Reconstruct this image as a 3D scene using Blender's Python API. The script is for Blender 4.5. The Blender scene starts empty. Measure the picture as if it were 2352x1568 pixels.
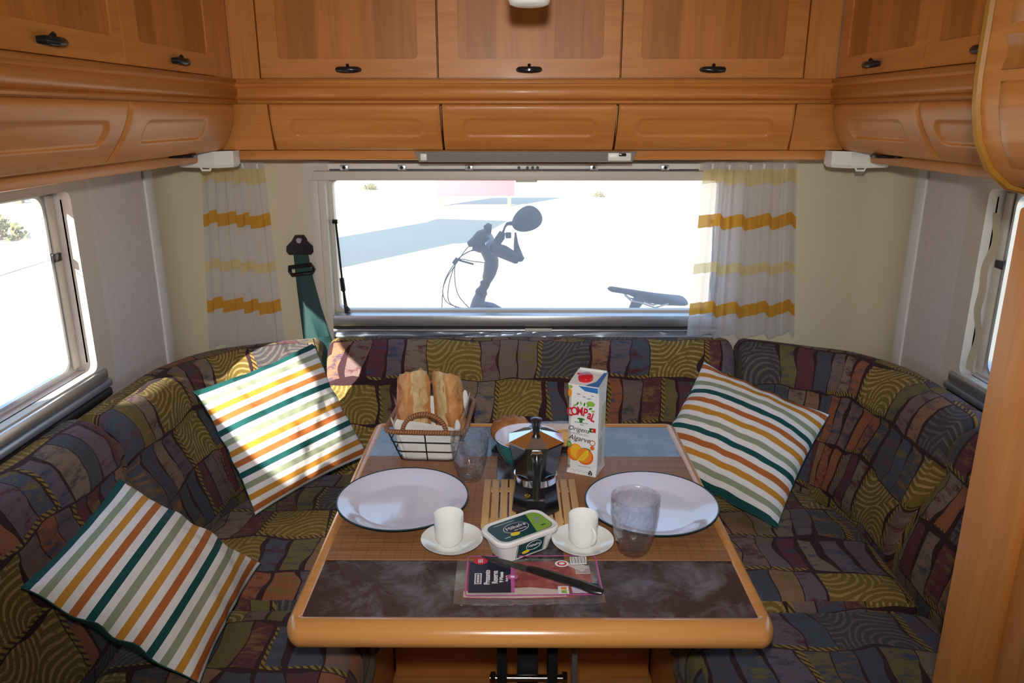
import bpy, bmesh, math, random
from mathutils import Vector, Matrix, noise
R = math.radians
random.seed(7)
SC = bpy.context.scene
COL = SC.collection

# ------------------------------------------------------------------ camera, sky, sun, flash, exposure
cam_d = bpy.data.cameras.new('camera'); cam = bpy.data.objects.new('camera', cam_d); COL.objects.link(cam)
cam.location = (0, 0, 1.5); cam.rotation_euler = (R(90 - 16.5), 0, R(0.26))
cam_d.sensor_width = 36; cam_d.lens = 27.0; cam_d.clip_start = 0.02; cam_d.clip_end = 300
SC.camera = cam

world = bpy.data.worlds.new('sky'); SC.world = world; world.use_nodes = True
_bg = world.node_tree.nodes['Background']
_bg.inputs[0].default_value = (0.44, 0.68, 1.0, 1); _bg.inputs[1].default_value = 2.0

sun_d = bpy.data.lights.new('sun', 'SUN'); sun = bpy.data.objects.new('sun', sun_d); COL.objects.link(sun)
sun_d.energy = 21; sun_d.angle = R(0.6); sun_d.color = (1.0, 0.93, 0.82)
SUN_DIR = Vector((1.0, 1.5, -0.9))
sun.rotation_euler = SUN_DIR.to_track_quat('-Z', 'Y').to_euler(); sun.location = (-6, -4, 5)

fl_d = bpy.data.lights.new('camera_flash', 'SPOT'); fl = bpy.data.objects.new('camera_flash', fl_d); COL.objects.link(fl)
fl.location = (0, 0.0, 1.585); fl.rotation_euler = (R(90 - 15), 0, 0)
fl_d.energy = 74; fl_d.shadow_soft_size = 0.02; fl_d.spot_size = R(92); fl_d.spot_blend = 1.0; fl_d.color = (1.0, 0.96, 0.92)

vs = SC.view_settings
vs.view_transform = 'Standard'; vs.look = 'None'; vs.gamma = 1; vs.use_curve_mapping = False; vs.exposure = 0.0

# ------------------------------------------------------------------ helpers
def tag(o, label=None, cat=None, group=None, kind=None):
    if label: o['label'] = label
    if cat: o['category'] = cat
    if group: o['group'] = group
    if kind: o['kind'] = kind
    return o

def empty(name, loc=(0, 0, 0), rz=0, label=None, cat=None, group=None, kind=None):
    o = bpy.data.objects.new(name, None); COL.objects.link(o)
    o.location = loc; o.rotation_euler = (0, 0, rz); o.empty_display_size = 0.05
    return tag(o, label, cat, group, kind)

def finish(name, me, mat, parent=None, smooth=True, ang=38):
    if smooth:
        me.shade_smooth(); me.set_sharp_from_angle(angle=R(ang))
    if mat is not None:
        for m in (mat if isinstance(mat, (list, tuple)) else [mat]): me.materials.append(m)
    o = bpy.data.objects.new(name, me); COL.objects.link(o)
    if parent: o.parent = parent
    return o

class MB:
    """collects geometry for one mesh"""
    def __init__(s): s.v = []; s.f = []; s.uv = []; s.hasuv = False; s.mi = []
    def add(s, vs_, fs, uvs=None, M=None, mi=0):
        b = len(s.v)
        s.v += [tuple(M @ Vector(p)) if M else tuple(p) for p in vs_]
        for k, f in enumerate(fs):
            s.f.append([b + i for i in f]); s.mi.append(mi)
            if uvs: s.uv.append(uvs[k]); s.hasuv = True
            else: s.uv.append([(0, 0)] * len(f))
        return s
    def box(s, a, b, bev=0.0, M=None, seg=2, mi=0):
        bm = bmesh.new(); bmesh.ops.create_cube(bm, size=1)
        for v in bm.verts:
            v.co = Vector(((a[i] + b[i]) / 2 + v.co[i] * (b[i] - a[i]) for i in range(3)))
        if bev > 0: bmesh.ops.bevel(bm, geom=bm.edges[:], offset=bev, segments=seg, affect='EDGES', profile=0.5)
        return s.bm(bm, M, mi)
    def bm(s, bm, M=None, mi=0):
        bm.verts.index_update(); bmesh.ops.recalc_face_normals(bm, faces=bm.faces[:])
        s.add([v.co.copy() for v in bm.verts], [[v.index for v in f.verts] for f in bm.faces], None, M, mi); bm.free(); return s
    def tube(s, path, r, n=8, closed=False, cap=True, M=None, flat=1.0, mi=0):
        P = [Vector(p) for p in path]; m = len(P)
        rr = r if isinstance(r, (list, tuple)) else [r] * m
        T = []
        for i in range(m):
            a = P[(i - 1) % m] if (closed or i > 0) else P[0]
            b = P[(i + 1) % m] if (closed or i < m - 1) else P[-1]
            t = (b - a); T.append(t.normalized() if t.length > 1e-9 else Vector((0, 0, 1)))
        ref = Vector((0, 0, 1)) if abs(T[0].z) < 0.9 else Vector((0, 1, 0))
        N = (ref - T[0] * ref.dot(T[0])).normalized(); vs_ = []; L = [0]
        for i in range(1, m): L.append(L[-1] + (P[i] - P[i - 1]).length)
        for i in range(m):
            N = N - T[i] * N.dot(T[i])
            N = N.normalized() if N.length > 1e-6 else T[i].orthogonal().normalized()
            B = T[i].cross(N)
            for k in range(n):
                a = 2 * math.pi * k / n
                vs_.append(P[i] + (N * math.cos(a) * flat + B * math.sin(a)) * rr[i])
        fs = []; uvs = []
        for i in range(m if closed else m - 1):
            j = (i + 1) % m; l1 = L[i + 1] if i + 1 < m else L[i] + (P[0] - P[i]).length
            for k in range(n):
                fs.append([i * n + k, i * n + (k + 1) % n, j * n + (k + 1) % n, j * n + k])
                uvs.append([(L[i], k / n), (L[i], (k + 1) / n), (l1, (k + 1) / n), (l1, k / n)])
        if cap and not closed:
            fs.append(list(range(n))[::-1]); fs.append([(m - 1) * n + k for k in range(n)])
            uvs.append([(0, 0)] * n); uvs.append([(0, 0)] * n)
        return s.add(vs_, fs, uvs, M, mi)
    def lathe(s, prof, n=40, M=None, phase=0.0, mi=0, cap=True):
        vs_ = []; m = len(prof)
        for (r, z) in prof:
            for k in range(n):
                a = 2 * math.pi * (k + phase) / n; vs_.append((r * math.cos(a), r * math.sin(a), z))
        fs = []
        for i in range(m - 1):
            for k in range(n):
                fs.append([i * n + k, i * n + (k + 1) % n, (i + 1) * n + (k + 1) % n, (i + 1) * n + k])
        if cap and prof[0][0] > 1e-6: fs.append(list(range(n))[::-1])
        if cap and prof[-1][0] > 1e-6: fs.append([(m - 1) * n + k for k in range(n)])
        return s.add(vs_, fs, None, M, mi)
    def prism(s, poly, h0, h1, M=None, mi=0):
        """polygon in xy extruded from z=h0 to h1"""
        n = len(poly)
        vs_ = [(x, y, h0) for x, y in poly] + [(x, y, h1) for x, y in poly]
        fs = [list(range(n))[::-1], [n + i for i in range(n)]] + [[i, (i + 1) % n, n + (i + 1) % n, n + i] for i in range(n)]
        return s.add(vs_, fs, None, M, mi)
    def grid(s, fn, nu, nv, uvfn=None, M=None, mi=0, flip=False):
        vs_ = [fn(i / nu, j / nv) for i in range(nu + 1) for j in range(nv + 1)]
        fs = []; uvs = []
        g = uvfn or (lambda a, b: (a, b))
        for i in range(nu):
            for j in range(nv):
                q = [(i, j), (i + 1, j), (i + 1, j + 1), (i, j + 1)]
                if flip: q = q[::-1]
                fs.append([a * (nv + 1) + b for a, b in q]); uvs.append([g(a / nu, b / nv) for a, b in q])
        return s.add(vs_, fs, uvs, M, mi)
    def build(s, name, mat, parent=None, smooth=True, ang=38, weld=False):
        me = bpy.data.meshes.new(name); me.from_pydata(s.v, [], s.f)
        if s.hasuv:
            l = me.uv_layers.new(name='UVMap'); k = 0
            for u in s.uv:
                for c in u: l.data[k].uv = c; k += 1
        me.polygons.foreach_set('material_index', s.mi)
        if weld:
            bm = bmesh.new(); bm.from_mesh(me); bmesh.ops.remove_doubles(bm, verts=bm.verts, dist=1e-5); bm.to_mesh(me); bm.free()
        me.update()
        return finish(name, me, mat, parent, smooth, ang)

def boxuv(o, s=1.0):
    """UVs in metres by dominant normal"""
    me = o.data; l = me.uv_layers.get('UVMap') or me.uv_layers.new(name='UVMap')
    for p in me.polygons:
        n = p.normal; a = max(range(3), key=lambda i: abs(n[i]))
        for li in p.loop_indices:
            c = me.vertices[me.loops[li].vertex_index].co
            l.data[li].uv = ((c.y, c.z), (c.x, c.z), (c.x, c.y))[a]

def rrect(x0, x1, y0, y1, r, k=5):
    pts = []
    for cx, cy, a0 in ((x1 - r, y1 - r, 0), (x0 + r, y1 - r, 90), (x0 + r, y0 + r, 180), (x1 - r, y0 + r, 270)):
        for i in range(k + 1):
            a = R(a0 + 90 * i / k); pts.append((cx + r * math.cos(a), cy + r * math.sin(a)))
    return pts

def copy_tree(o, parent=None):
    c = o.copy(); COL.objects.link(c); c.parent = parent
    for ch in o.children: copy_tree(ch, c)
    return c

def text(s, size, mat, parent, loc, rot, name='lettering', shear=0, ext=0.0002, align='CENTER', sx=1.0, bold=0.0):
    cu = bpy.data.curves.new(name, 'FONT'); cu.body = s; cu.size = size; cu.extrude = ext; cu.shear = shear
    cu.align_x = align; cu.align_y = 'CENTER'; cu.resolution_u = 3; cu.offset = bold
    t = bpy.data.objects.new('tmp', cu)
    me = bpy.data.meshes.new_from_object(t); bpy.data.objects.remove(t)
    me.materials.clear(); me.name = name
    o = finish(name, me, mat, parent, False)
    o.location = loc; o.rotation_euler = rot; o.scale = (sx, 1, 1)
    return o

# ------------------------------------------------------------------ materials
def nodes(name):
    m = bpy.data.materials.new(name); m.use_nodes = True
    nt = m.node_tree; return m, nt, nt.nodes['Principled BSDF']
def N(nt, t, **k):
    n = nt.nodes.new(t)
    for a, b in k.items(): setattr(n, a, b)
    return n
def plain(name, c, rough=0.5, metal=0.0, spec=0.5, coat=0.0, var=0.06, scale=30, bump=0.0):
    m, nt, b = nodes(name)
    tc = N(nt, 'ShaderNodeTexCoord'); no = N(nt, 'ShaderNodeTexNoise'); no.inputs['Scale'].default_value = scale; no.inputs['Detail'].default_value = 4
    nt.links.new(tc.outputs['Object'], no.inputs['Vector'])
    mx = N(nt, 'ShaderNodeMix', data_type='RGBA')
    mx.inputs['A'].default_value = (*[max(0, x * (1 - var)) for x in c], 1); mx.inputs['B'].default_value = (*[x * (1 + var) for x in c], 1)
    nt.links.new(no.outputs['Fac'], mx.inputs['Factor']); nt.links.new(mx.outputs['Result'], b.inputs['Base Color'])
    b.inputs['Roughness'].default_value = rough; b.inputs['Metallic'].default_value = metal
    b.inputs['Specular IOR Level'].default_value = spec; b.inputs['Coat Weight'].default_value = coat; b.inputs['Coat Roughness'].default_value = 0.08
    if bump:
        bp = N(nt, 'ShaderNodeBump'); bp.inputs['Strength'].default_value = bump; bp.inputs['Distance'].default_value = 0.002
        nt.links.new(no.outputs['Fac'], bp.inputs['Height']); nt.links.new(bp.outputs['Normal'], b.inputs['Normal'])
    return m
def wood(name, c1, c2, axis=0, rough=0.42, coat=0.06, planks=0.0, grain=1.0, pax=0):
    """grain along local axis"""
    m, nt, b = nodes(name)
    tc = N(nt, 'ShaderNodeTexCoord'); mp = N(nt, 'ShaderNodeMapping')
    s = [34, 34, 34]; s[axis] = 2.2; mp.inputs['Scale'].default_value = s
    no = N(nt, 'ShaderNodeTexNoise'); no.inputs['Scale'].default_value = 1.6 * grain; no.inputs['Detail'].default_value = 6; no.inputs['Roughness'].default_value = 0.62; no.inputs['Distortion'].default_value = 0.5
    nt.links.new(tc.outputs['Object'], mp.inputs['Vector']); nt.links.new(mp.outputs['Vector'], no.inputs['Vector'])
    rp = N(nt, 'ShaderNodeValToRGB'); rp.color_ramp.elements[0].position = 0.32; rp.color_ramp.elements[1].position = 0.68
    rp.color_ramp.elements[0].color = (*c1, 1); rp.color_ramp.elements[1].color = (*c2, 1)
    nt.links.new(no.outputs['Fac'], rp.inputs['Fac']); out = rp.outputs['Color']
    if planks:
        sp = N(nt, 'ShaderNodeSeparateXYZ'); nt.links.new(tc.outputs['Object'], sp.inputs[0])
        mu = N(nt, 'ShaderNodeMath', operation='MULTIPLY'); mu.inputs[1].default_value = planks; nt.links.new(sp.outputs[pax], mu.inputs[0])
        fl_ = N(nt, 'ShaderNodeMath', operation='FLOOR'); nt.links.new(mu.outputs[0], fl_.inputs[0])
        wn = N(nt, 'ShaderNodeTexWhiteNoise', noise_dimensions='1D'); nt.links.new(fl_.outputs[0], wn.inputs['W'])
        mr = N(nt, 'ShaderNodeMapRange'); mr.inputs['To Min'].default_value = 0.86; mr.inputs['To Max'].default_value = 1.12; nt.links.new(wn.outputs['Value'], mr.inputs['Value'])
        mm = N(nt, 'ShaderNodeVectorMath', operation='SCALE'); nt.links.new(out, mm.inputs[0]); nt.links.new(mr.outputs[0], mm.inputs['Scale']); out = mm.outputs[0]
    nt.links.new(out, b.inputs['Base Color'])
    b.inputs['Roughness'].default_value = rough; b.inputs['Coat Weight'].default_value = coat; b.inputs['Coat Roughness'].default_value = 0.12; b.inputs['Specular IOR Level'].default_value = 0.36
    bp = N(nt, 'ShaderNodeBump'); bp.inputs['Strength'].default_value = 0.04; bp.inputs['Distance'].default_value = 0.001
    nt.links.new(no.outputs['Fac'], bp.inputs['Height']); nt.links.new(bp.outputs['Normal'], b.inputs['Normal'])
    return m

W1, W2 = (0.45, 0.165, 0.034), (0.58, 0.235, 0.055)
M = {}
M['wood_x'] = wood('cherry_wood_x', W1, W2, 0); M['wood_y'] = wood('cherry_wood_y', W1, W2, 1); M['wood_z'] = wood('cherry_wood_z', W1, W2, 2)
M['panel'] = wood('walnut_panel', (0.36, 0.125, 0.022), (0.48, 0.178, 0.036), 2, rough=0.42, coat=0.06, planks=14)
M['table_edge'] = wood('table_edge_wood', (0.55, 0.24, 0.065), (0.66, 0.31, 0.095), 0, rough=0.22, coat=0.5)
M['floor'] = wood('floor_wood', (0.36, 0.15, 0.045), (0.50, 0.22, 0.07), 0, planks=9, pax=1)
M['edge'] = wood('edge_moulding', (0.26, 0.12, 0.016), (0.34, 0.16, 0.025), 2, rough=0.3)
M['cream'] = plain('cream_wall', (0.66, 0.60, 0.42), 0.7, var=0.03, scale=3)
M['grey'] = plain('grey_wallpaper', (0.70, 0.64, 0.63), 0.75, var=0.12, scale=45, bump=0.15)
M['strip'] = plain('white_trim_strip', (0.84, 0.84, 0.86), 0.45)
M['frame'] = plain('window_frame_cream', (0.62, 0.57, 0.50), 0.45, var=0.02)
M['box'] = plain('white_plastic', (0.74, 0.74, 0.70), 0.35, var=0.02)
M['alu'] = plain('aluminium', (0.55, 0.56, 0.58), 0.35, metal=0.9, var=0.03)
M['alu_dark'] = plain('dark_seal', (0.03, 0.03, 0.035), 0.5)
M['black'] = plain('black_plastic', (0.012, 0.012, 0.014), 0.24)
M['blackmetal'] = plain('black_metal', (0.015, 0.014, 0.016), 0.4, metal=0.3)
M['chrome'] = plain('chrome', (0.72, 0.72, 0.73), 0.12, metal=1.0, var=0.01)
M['belt'] = plain('green_webbing', (0.008, 0.045, 0.045), 0.7, var=0.15, scale=300)
M['ceil'] = plain('ceiling_white', (0.62, 0.58, 0.52), 0.7)
M['porcelain'] = plain('porcelain', (0.82, 0.83, 0.80), 0.08, coat=0.5, var=0.01)
M['enamel'] = plain('plate_white', (0.74, 0.76, 0.94), 0.10, coat=0.6, var=0.01)
M['enamel_dark'] = plain('plate_dark_teal', (0.012, 0.04, 0.05), 0.25)
M['teal'] = plain('teal_glaze', (0.012, 0.16, 0.17), 0.2, coat=0.4)
M['bamboo'] = wood('bamboo_light', (0.52, 0.30, 0.12), (0.66, 0.41, 0.18), 1, rough=0.45, coat=0)
M['wicker'] = None
M['cloth'] = plain('white_liner_cloth', (0.78, 0.76, 0.72), 0.85, var=0.05, scale=60, bump=0.3)
M['wire'] = plain('black_wire', (0.012, 0.011, 0.011), 0.4)
M['carton'] = plain('carton_white', (0.78, 0.78, 0.77), 0.3, var=0.015)
M['tubwhite'] = plain('tub_white', (0.80, 0.80, 0.79), 0.3, var=0.01)

# rope rim of the basket
def m_wicker():
    m, nt, b = nodes('wicker')
    uv = N(nt, 'ShaderNodeUVMap'); sp = N(nt, 'ShaderNodeSeparateXYZ'); nt.links.new(uv.outputs[0], sp.inputs[0])
    a = N(nt, 'ShaderNodeMath', operation='MULTIPLY'); a.inputs[1].default_value = 1100; nt.links.new(sp.outputs[0], a.inputs[0])
    c = N(nt, 'ShaderNodeMath', operation='MULTIPLY_ADD'); c.inputs[1].default_value = 6.283; nt.links.new(sp.outputs[1], c.inputs[0]); nt.links.new(a.outputs[0], c.inputs[2])
    s = N(nt, 'ShaderNodeMath', operation='SINE'); nt.links.new(c.outputs[0], s.inputs[0])
    rp = N(nt, 'ShaderNodeMapRange'); rp.inputs['From Min'].default_value = -1; nt.links.new(s.outputs[0], rp.inputs['Value'])
    mx = N(nt, 'ShaderNodeMix', data_type='RGBA'); mx.inputs['A'].default_value = (0.16, 0.055, 0.018, 1); mx.inputs['B'].default_value = (0.42, 0.18, 0.07, 1)
    nt.links.new(rp.outputs[0], mx.inputs['Factor']); nt.links.new(mx.outputs['Result'], b.inputs['Base Color'])
    bp = N(nt, 'ShaderNodeBump'); bp.inputs['Strength'].default_value = 0.8; bp.inputs['Distance'].default_value = 0.002; nt.links.new(rp.outputs[0], bp.inputs['Height']); nt.links.new(bp.outputs[0], b.inputs['Normal'])
    b.inputs['Roughness'].default_value = 0.5
    return m
M['wicker'] = m_wicker()

# patchwork upholstery, UV in metres
def m_fabric():
    m, nt, b = nodes('patchwork_upholstery'); L = nt.links.new
    def val(x): return x
    def op(o, a, c=None, d=None):
        n = N(nt, 'ShaderNodeMath', operation=o)
        for i, x in enumerate((a, c, d)):
            if x is None: continue
            if isinstance(x, (int, float)): n.inputs[i].default_value = x
            else: L(x, n.inputs[i])
        return n.outputs[0]
    def sep(v):
        n = N(nt, 'ShaderNodeSeparateXYZ'); L(v, n.inputs[0]); return n.outputs
    def comb(x, y):
        n = N(nt, 'ShaderNodeCombineXYZ')
        for i, q in enumerate((x, y)): L(q, n.inputs[i])
        return n.outputs[0]
    def white(vec):
        n = N(nt, 'ShaderNodeTexWhiteNoise', noise_dimensions='2D'); L(vec, n.inputs['Vector'])
        q = N(nt, 'ShaderNodeSeparateColor'); L(n.outputs['Color'], q.inputs[0]); return q.outputs
    def mixc(f, a, c):
        n = N(nt, 'ShaderNodeMix', data_type='RGBA')
        for k, x in (('Factor', f), ('A', a), ('B', c)):
            if isinstance(x, tuple): n.inputs[k].default_value = (*x, 1)
            elif isinstance(x, (int, float)): n.inputs[k].default_value = x
            else: L(x, n.inputs[k])
        return n.outputs['Result']
    def step(x, lo, hi):
        n = N(nt, 'ShaderNodeMapRange'); n.inputs['From Min'].default_value = lo; n.inputs['From Max'].default_value = hi; L(x, n.inputs['Value']); return n.outputs[0]
    def ramp(src, cols):
        r = N(nt, 'ShaderNodeValToRGB'); cr = r.color_ramp; cr.interpolation = 'CONSTANT'
        while len(cr.elements) < len(cols): cr.elements.new(0.5)
        for i, c in enumerate(cols): cr.elements[i].position = i / len(cols); cr.elements[i].color = (*c, 1)
        L(src, r.inputs['Fac']); return r.outputs['Color']
    uv = N(nt, 'ShaderNodeUVMap').outputs[0]
    nz = N(nt, 'ShaderNodeTexNoise'); nz.inputs['Scale'].default_value = 6.5; nz.inputs['Detail'].default_value = 1.5; L(uv, nz.inputs['Vector'])
    sb = N(nt, 'ShaderNodeVectorMath', operation='SUBTRACT'); sb.inputs[1].default_value = (0.5, 0.5, 0.5); L(nz.outputs['Color'], sb.inputs[0])
    sc = N(nt, 'ShaderNodeVectorMath', operation='MULTIPLY'); sc.inputs[1].default_value = (0.085, 0.06, 0); L(sb.outputs[0], sc.inputs[0])
    wp = N(nt, 'ShaderNodeVectorMath', operation='ADD'); L(uv, wp.inputs[0]); L(sc.outputs[0], wp.inputs[1])
    u, v, _ = sep(wp.outputs[0])
    CW, CH = 0.170, 0.138
    v1 = op('MULTIPLY', v, 1 / CH); row = op('FLOOR', v1); fv = op('FRACT', v1)
    rr = N(nt, 'ShaderNodeTexWhiteNoise', noise_dimensions='1D'); L(row, rr.inputs['W'])
    u1 = op('MULTIPLY_ADD', u, 1 / CW, op('MULTIPLY', rr.outputs['Value'], 7.3)); colm = op('FLOOR', u1); fu = op('FRACT', u1)
    A = white(comb(row, colm))
    split = op('LESS_THAN', A[0], 0.73)
    k3 = op('MULTIPLY_ADD', split, 2.0, 1.0)                       # 1 or 3 strips
    fs3 = op('MULTIPLY', fu, k3); sidx = op('FLOOR', fs3); fs = op('FRACT', fs3)
    B = white(comb(op('MULTIPLY_ADD', row, 13.7, sidx), op('MULTIPLY_ADD', colm, 5.3, sidx)))
    base = ramp(B[0], [(0.070, 0.080, 0.105), (0.27, 0.10, 0.05), (0.15, 0.12, 0.045), (0.17, 0.115, 0.105), (0.11, 0.035, 0.045), (0.065, 0.072, 0.085), (0.24, 0.13, 0.075), (0.13, 0.10, 0.12), (0.20, 0.15, 0.11)])
    sec = ramp(B[2], [(0.09, 0.025, 0.03), (0.045, 0.06, 0.11), (0.23, 0.12, 0.05), (0.07, 0.05, 0.085), (0.17, 0.13, 0.04), (0.12, 0.05, 0.06), (0.06, 0.065, 0.075)])
    n2 = N(nt, 'ShaderNodeTexNoise'); n2.inputs['Scale'].default_value = 21; n2.inputs['Detail'].default_value = 6; n2.inputs['Roughness'].default_value = 0.72
    mq = N(nt, 'ShaderNodeMapping'); mq.inputs['Scale'].default_value = (0.8, 1.9, 1); L(uv, mq.inputs['Vector']); L(mq.outputs[0], n2.inputs['Vector'])
    c1 = mixc(step(n2.outputs['Fac'], 0.50, 0.62), base, sec)
    # arcs in the unsplit patches
    du1 = op('MULTIPLY', op('SUBTRACT', fu, 0.12), CW); dv1 = op('MULTIPLY', op('SUBTRACT', fv, 1.02), CH)
    du2 = op('MULTIPLY', op('SUBTRACT', fu, 0.80), CW); dv2 = op('MULTIPLY', op('SUBTRACT', fv, 0.02), CH)
    d1 = op('SQRT', op('ADD', op('MULTIPLY', du1, du1), op('MULTIPLY', dv1, dv1))); d2 = op('SQRT', op('ADD', op('MULTIPLY', du2, du2), op('MULTIPLY', dv2, dv2)))
    dd = op('MINIMUM', d1, d2)
    ring = op('MULTIPLY', step(op('SINE', op('MULTIPLY', dd, 430)), 0.1, 0.6), step(op('SINE', op('MULTIPLY', n2.outputs['Fac'], 30)), -1.0, -0.6))
    gold = ramp(A[1], [(0.155, 0.108, 0.026), (0.06, 0.055, 0.060), (0.17, 0.118, 0.028), (0.165, 0.115, 0.026)])
    gring = ramp(A[1], [(0.36, 0.25, 0.10), (0.13, 0.11, 0.095), (0.33, 0.225, 0.08), (0.38, 0.27, 0.11)])
    c2 = mixc(op('SUBTRACT', 1.0, split), c1, mixc(ring, gold, gring))
    # twisted rope borders on some patches
    su, sv, _ = sep(uv)
    tw = step(op('SINE', op('MULTIPLY', op('ADD', su, op('MULTIPLY', sv, 1.0)), 430)), -0.5, 0.2)
    rope = mixc(tw, (0.06, 0.035, 0.018), (0.27, 0.185, 0.05))
    edge1 = op('MULTIPLY', op('LESS_THAN', op('MULTIPLY', fu, CW), 0.015), op('GREATER_THAN', A[2], 0.52))
    edge2 = op('MULTIPLY', op('LESS_THAN', op('MULTIPLY', fv, CH), 0.013), op('GREATER_THAN', op('FRACT', op('MULTIPLY', A[2], 7.0)), 0.62))
    c3 = mixc(op('MAXIMUM', edge1, edge2), c2, rope)
    # dark maroon gaps
    eu = op('MULTIPLY', op('MINIMUM', fs, op('SUBTRACT', 1.0, fs)), op('DIVIDE', CW, k3)); ev = op('MULTIPLY', op('MINIMUM', fv, op('SUBTRACT', 1.0, fv)), CH)
    e = op('MINIMUM', eu, ev)
    gapw = op('MULTIPLY_ADD', step(nz.outputs['Fac'], 0.45, 0.75), 0.010, 0.0013)
    c4 = mixc(op('LESS_THAN', e, gapw), c3, (0.042, 0.018, 0.022))
    # yarn speckle
    n3 = N(nt, 'ShaderNodeTexNoise'); n3.inputs['Scale'].default_value = 420; n3.inputs['Detail'].default_value = 2; L(uv, n3.inputs['Vector'])
    spk = N(nt, 'ShaderNodeMapRange'); spk.inputs['From Min'].default_value = 0.3; spk.inputs['From Max'].default_value = 0.7; spk.inputs['To Min'].default_value = 0.72; spk.inputs['To Max'].default_value = 1.28; L(n3.outputs['Fac'], spk.inputs['Value'])
    c5 = N(nt, 'ShaderNodeVectorMath', operation='SCALE'); L(c4, c5.inputs[0]); L(spk.outputs[0], c5.inputs['Scale'])
    L(c5.outputs[0], b.inputs['Base Color'])
    b.inputs['Roughness'].default_value = 0.9; b.inputs['Specular IOR Level'].default_value = 0.15; b.inputs['Sheen Weight'].default_value = 0.06
    bp = N(nt, 'ShaderNodeBump'); bp.inputs['Strength'].default_value = 0.2; bp.inputs['Distance'].default_value = 0.001; L(n3.outputs['Fac'], bp.inputs['Height']); L(bp.outputs[0], b.inputs['Normal'])
    return m
M['fabric'] = m_fabric()

# striped pillow, UV.x runs across the stripes 0..1
TEAL, SAGE, OCHRE, RUST, WHITE = (0.010, 0.075, 0.072), (0.27, 0.31, 0.21), (0.52, 0.24, 0.035), (0.42, 0.13, 0.035), (0.76, 0.74, 0.73)
def m_pillow():
    m, nt, b = nodes('striped_cotton'); L = nt.links.new
    uv = N(nt, 'ShaderNodeUVMap'); sp = N(nt, 'ShaderNodeSeparateXYZ'); L(uv.outputs[0], sp.inputs[0])
    mu = N(nt, 'ShaderNodeMath', operation='MULTIPLY'); mu.inputs[1].default_value = 3.0; L(sp.outputs[0], mu.inputs[0])
    fr = N(nt, 'ShaderNodeMath', operation='FRACT'); L(mu.outputs[0], fr.inputs[0])
    r = N(nt, 'ShaderNodeValToRGB'); cr = r.color_ramp; cr.interpolation = 'CONSTANT'
    while len(cr.elements) < 8: cr.elements.new(0.5)
    for i, c in enumerate((TEAL, WHITE, SAGE, WHITE, OCHRE, WHITE, RUST, WHITE)):
        cr.elements[i].position = (i // 2) * 0.25 + (0.122 if i % 2 else 0.0); cr.elements[i].color = (*c, 1)
    L(fr.outputs[0], r.inputs['Fac']); L(r.outputs['Color'], b.inputs['Base Color'])
    b.inputs['Roughness'].default_value = 0.85; b.inputs['Specular IOR Level'].default_value = 0.2
    tc = N(nt, 'ShaderNodeTexCoord'); wv = N(nt, 'ShaderNodeTexNoise'); wv.inputs['Scale'].default_value = 28; wv.inputs['Detail'].default_value = 5; L(tc.outputs['Object'], wv.inputs['Vector'])
    bp = N(nt, 'ShaderNodeBump'); bp.inputs['Strength'].default_value = 0.25; bp.inputs['Distance'].default_value = 0.004; L(wv.outputs['Fac'], bp.inputs['Height']); L(bp.outputs[0], b.inputs['Normal'])
    return m
M['stripes'] = m_pillow()
M['pillow_back'] = plain('teal_cotton', TEAL, 0.85, var=0.1)

# sheer curtain with woven bands (object z)
def m_sheer():
    m, nt, b = nodes('sheer_curtain'); L = nt.links.new
    uv = N(nt, 'ShaderNodeUVMap'); sp = N(nt, 'ShaderNodeSeparateXYZ'); L(uv.outputs[0], sp.inputs[0])
    r = N(nt, 'ShaderNodeValToRGB'); cr = r.color_ramp; cr.interpolation = 'CONSTANT'
    H = lambda z: (z - 0.78) / 0.60
    W_ = (0.82, 0.81, 0.86, 0.0); P_ = (0.85, 0.72, 0.40, 0.6); O_ = (0.76, 0.40, 0.055, 0.95)
    st = [(0, W_), (H(0.908), O_), (H(0.945), W_), (H(1.036), P_), (H(1.066), W_), (H(1.175), O_), (H(1.213), W_), (H(1.304), P_), (H(1.343), W_)]
    while len(cr.elements) < len(st): cr.elements.new(0.5)
    for i, (p, c) in enumerate(st): cr.elements[i].position = p; cr.elements[i].color = c
    L(sp.outputs[1], r.inputs['Fac'])
    d = N(nt, 'ShaderNodeBsdfDiffuse'); t = N(nt, 'ShaderNodeBsdfTranslucent'); tr = N(nt, 'ShaderNodeBsdfTransparent')
    L(r.outputs['Color'], d.inputs[0]); L(r.outputs['Color'], t.inputs[0])
    a = N(nt, 'ShaderNodeMixShader'); a.inputs[0].default_value = 0.45; L(d.outputs[0], a.inputs[1]); L(t.outputs[0], a.inputs[2])
    f = N(nt, 'ShaderNodeMapRange'); f.inputs['To Min'].default_value = 0.60; f.inputs['To Max'].default_value = 0.97; L(r.outputs['Alpha'], f.inputs['Value'])
    c = N(nt, 'ShaderNodeMixShader'); L(f.outputs[0], c.inputs[0]); L(tr.outputs[0], c.inputs[1]); L(a.outputs[0], c.inputs[2])
    nt.nodes.remove(b); L(c.outputs[0], nt.nodes['Material Output'].inputs[0])
    return m
M['sheer'] = m_sheer()

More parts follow.
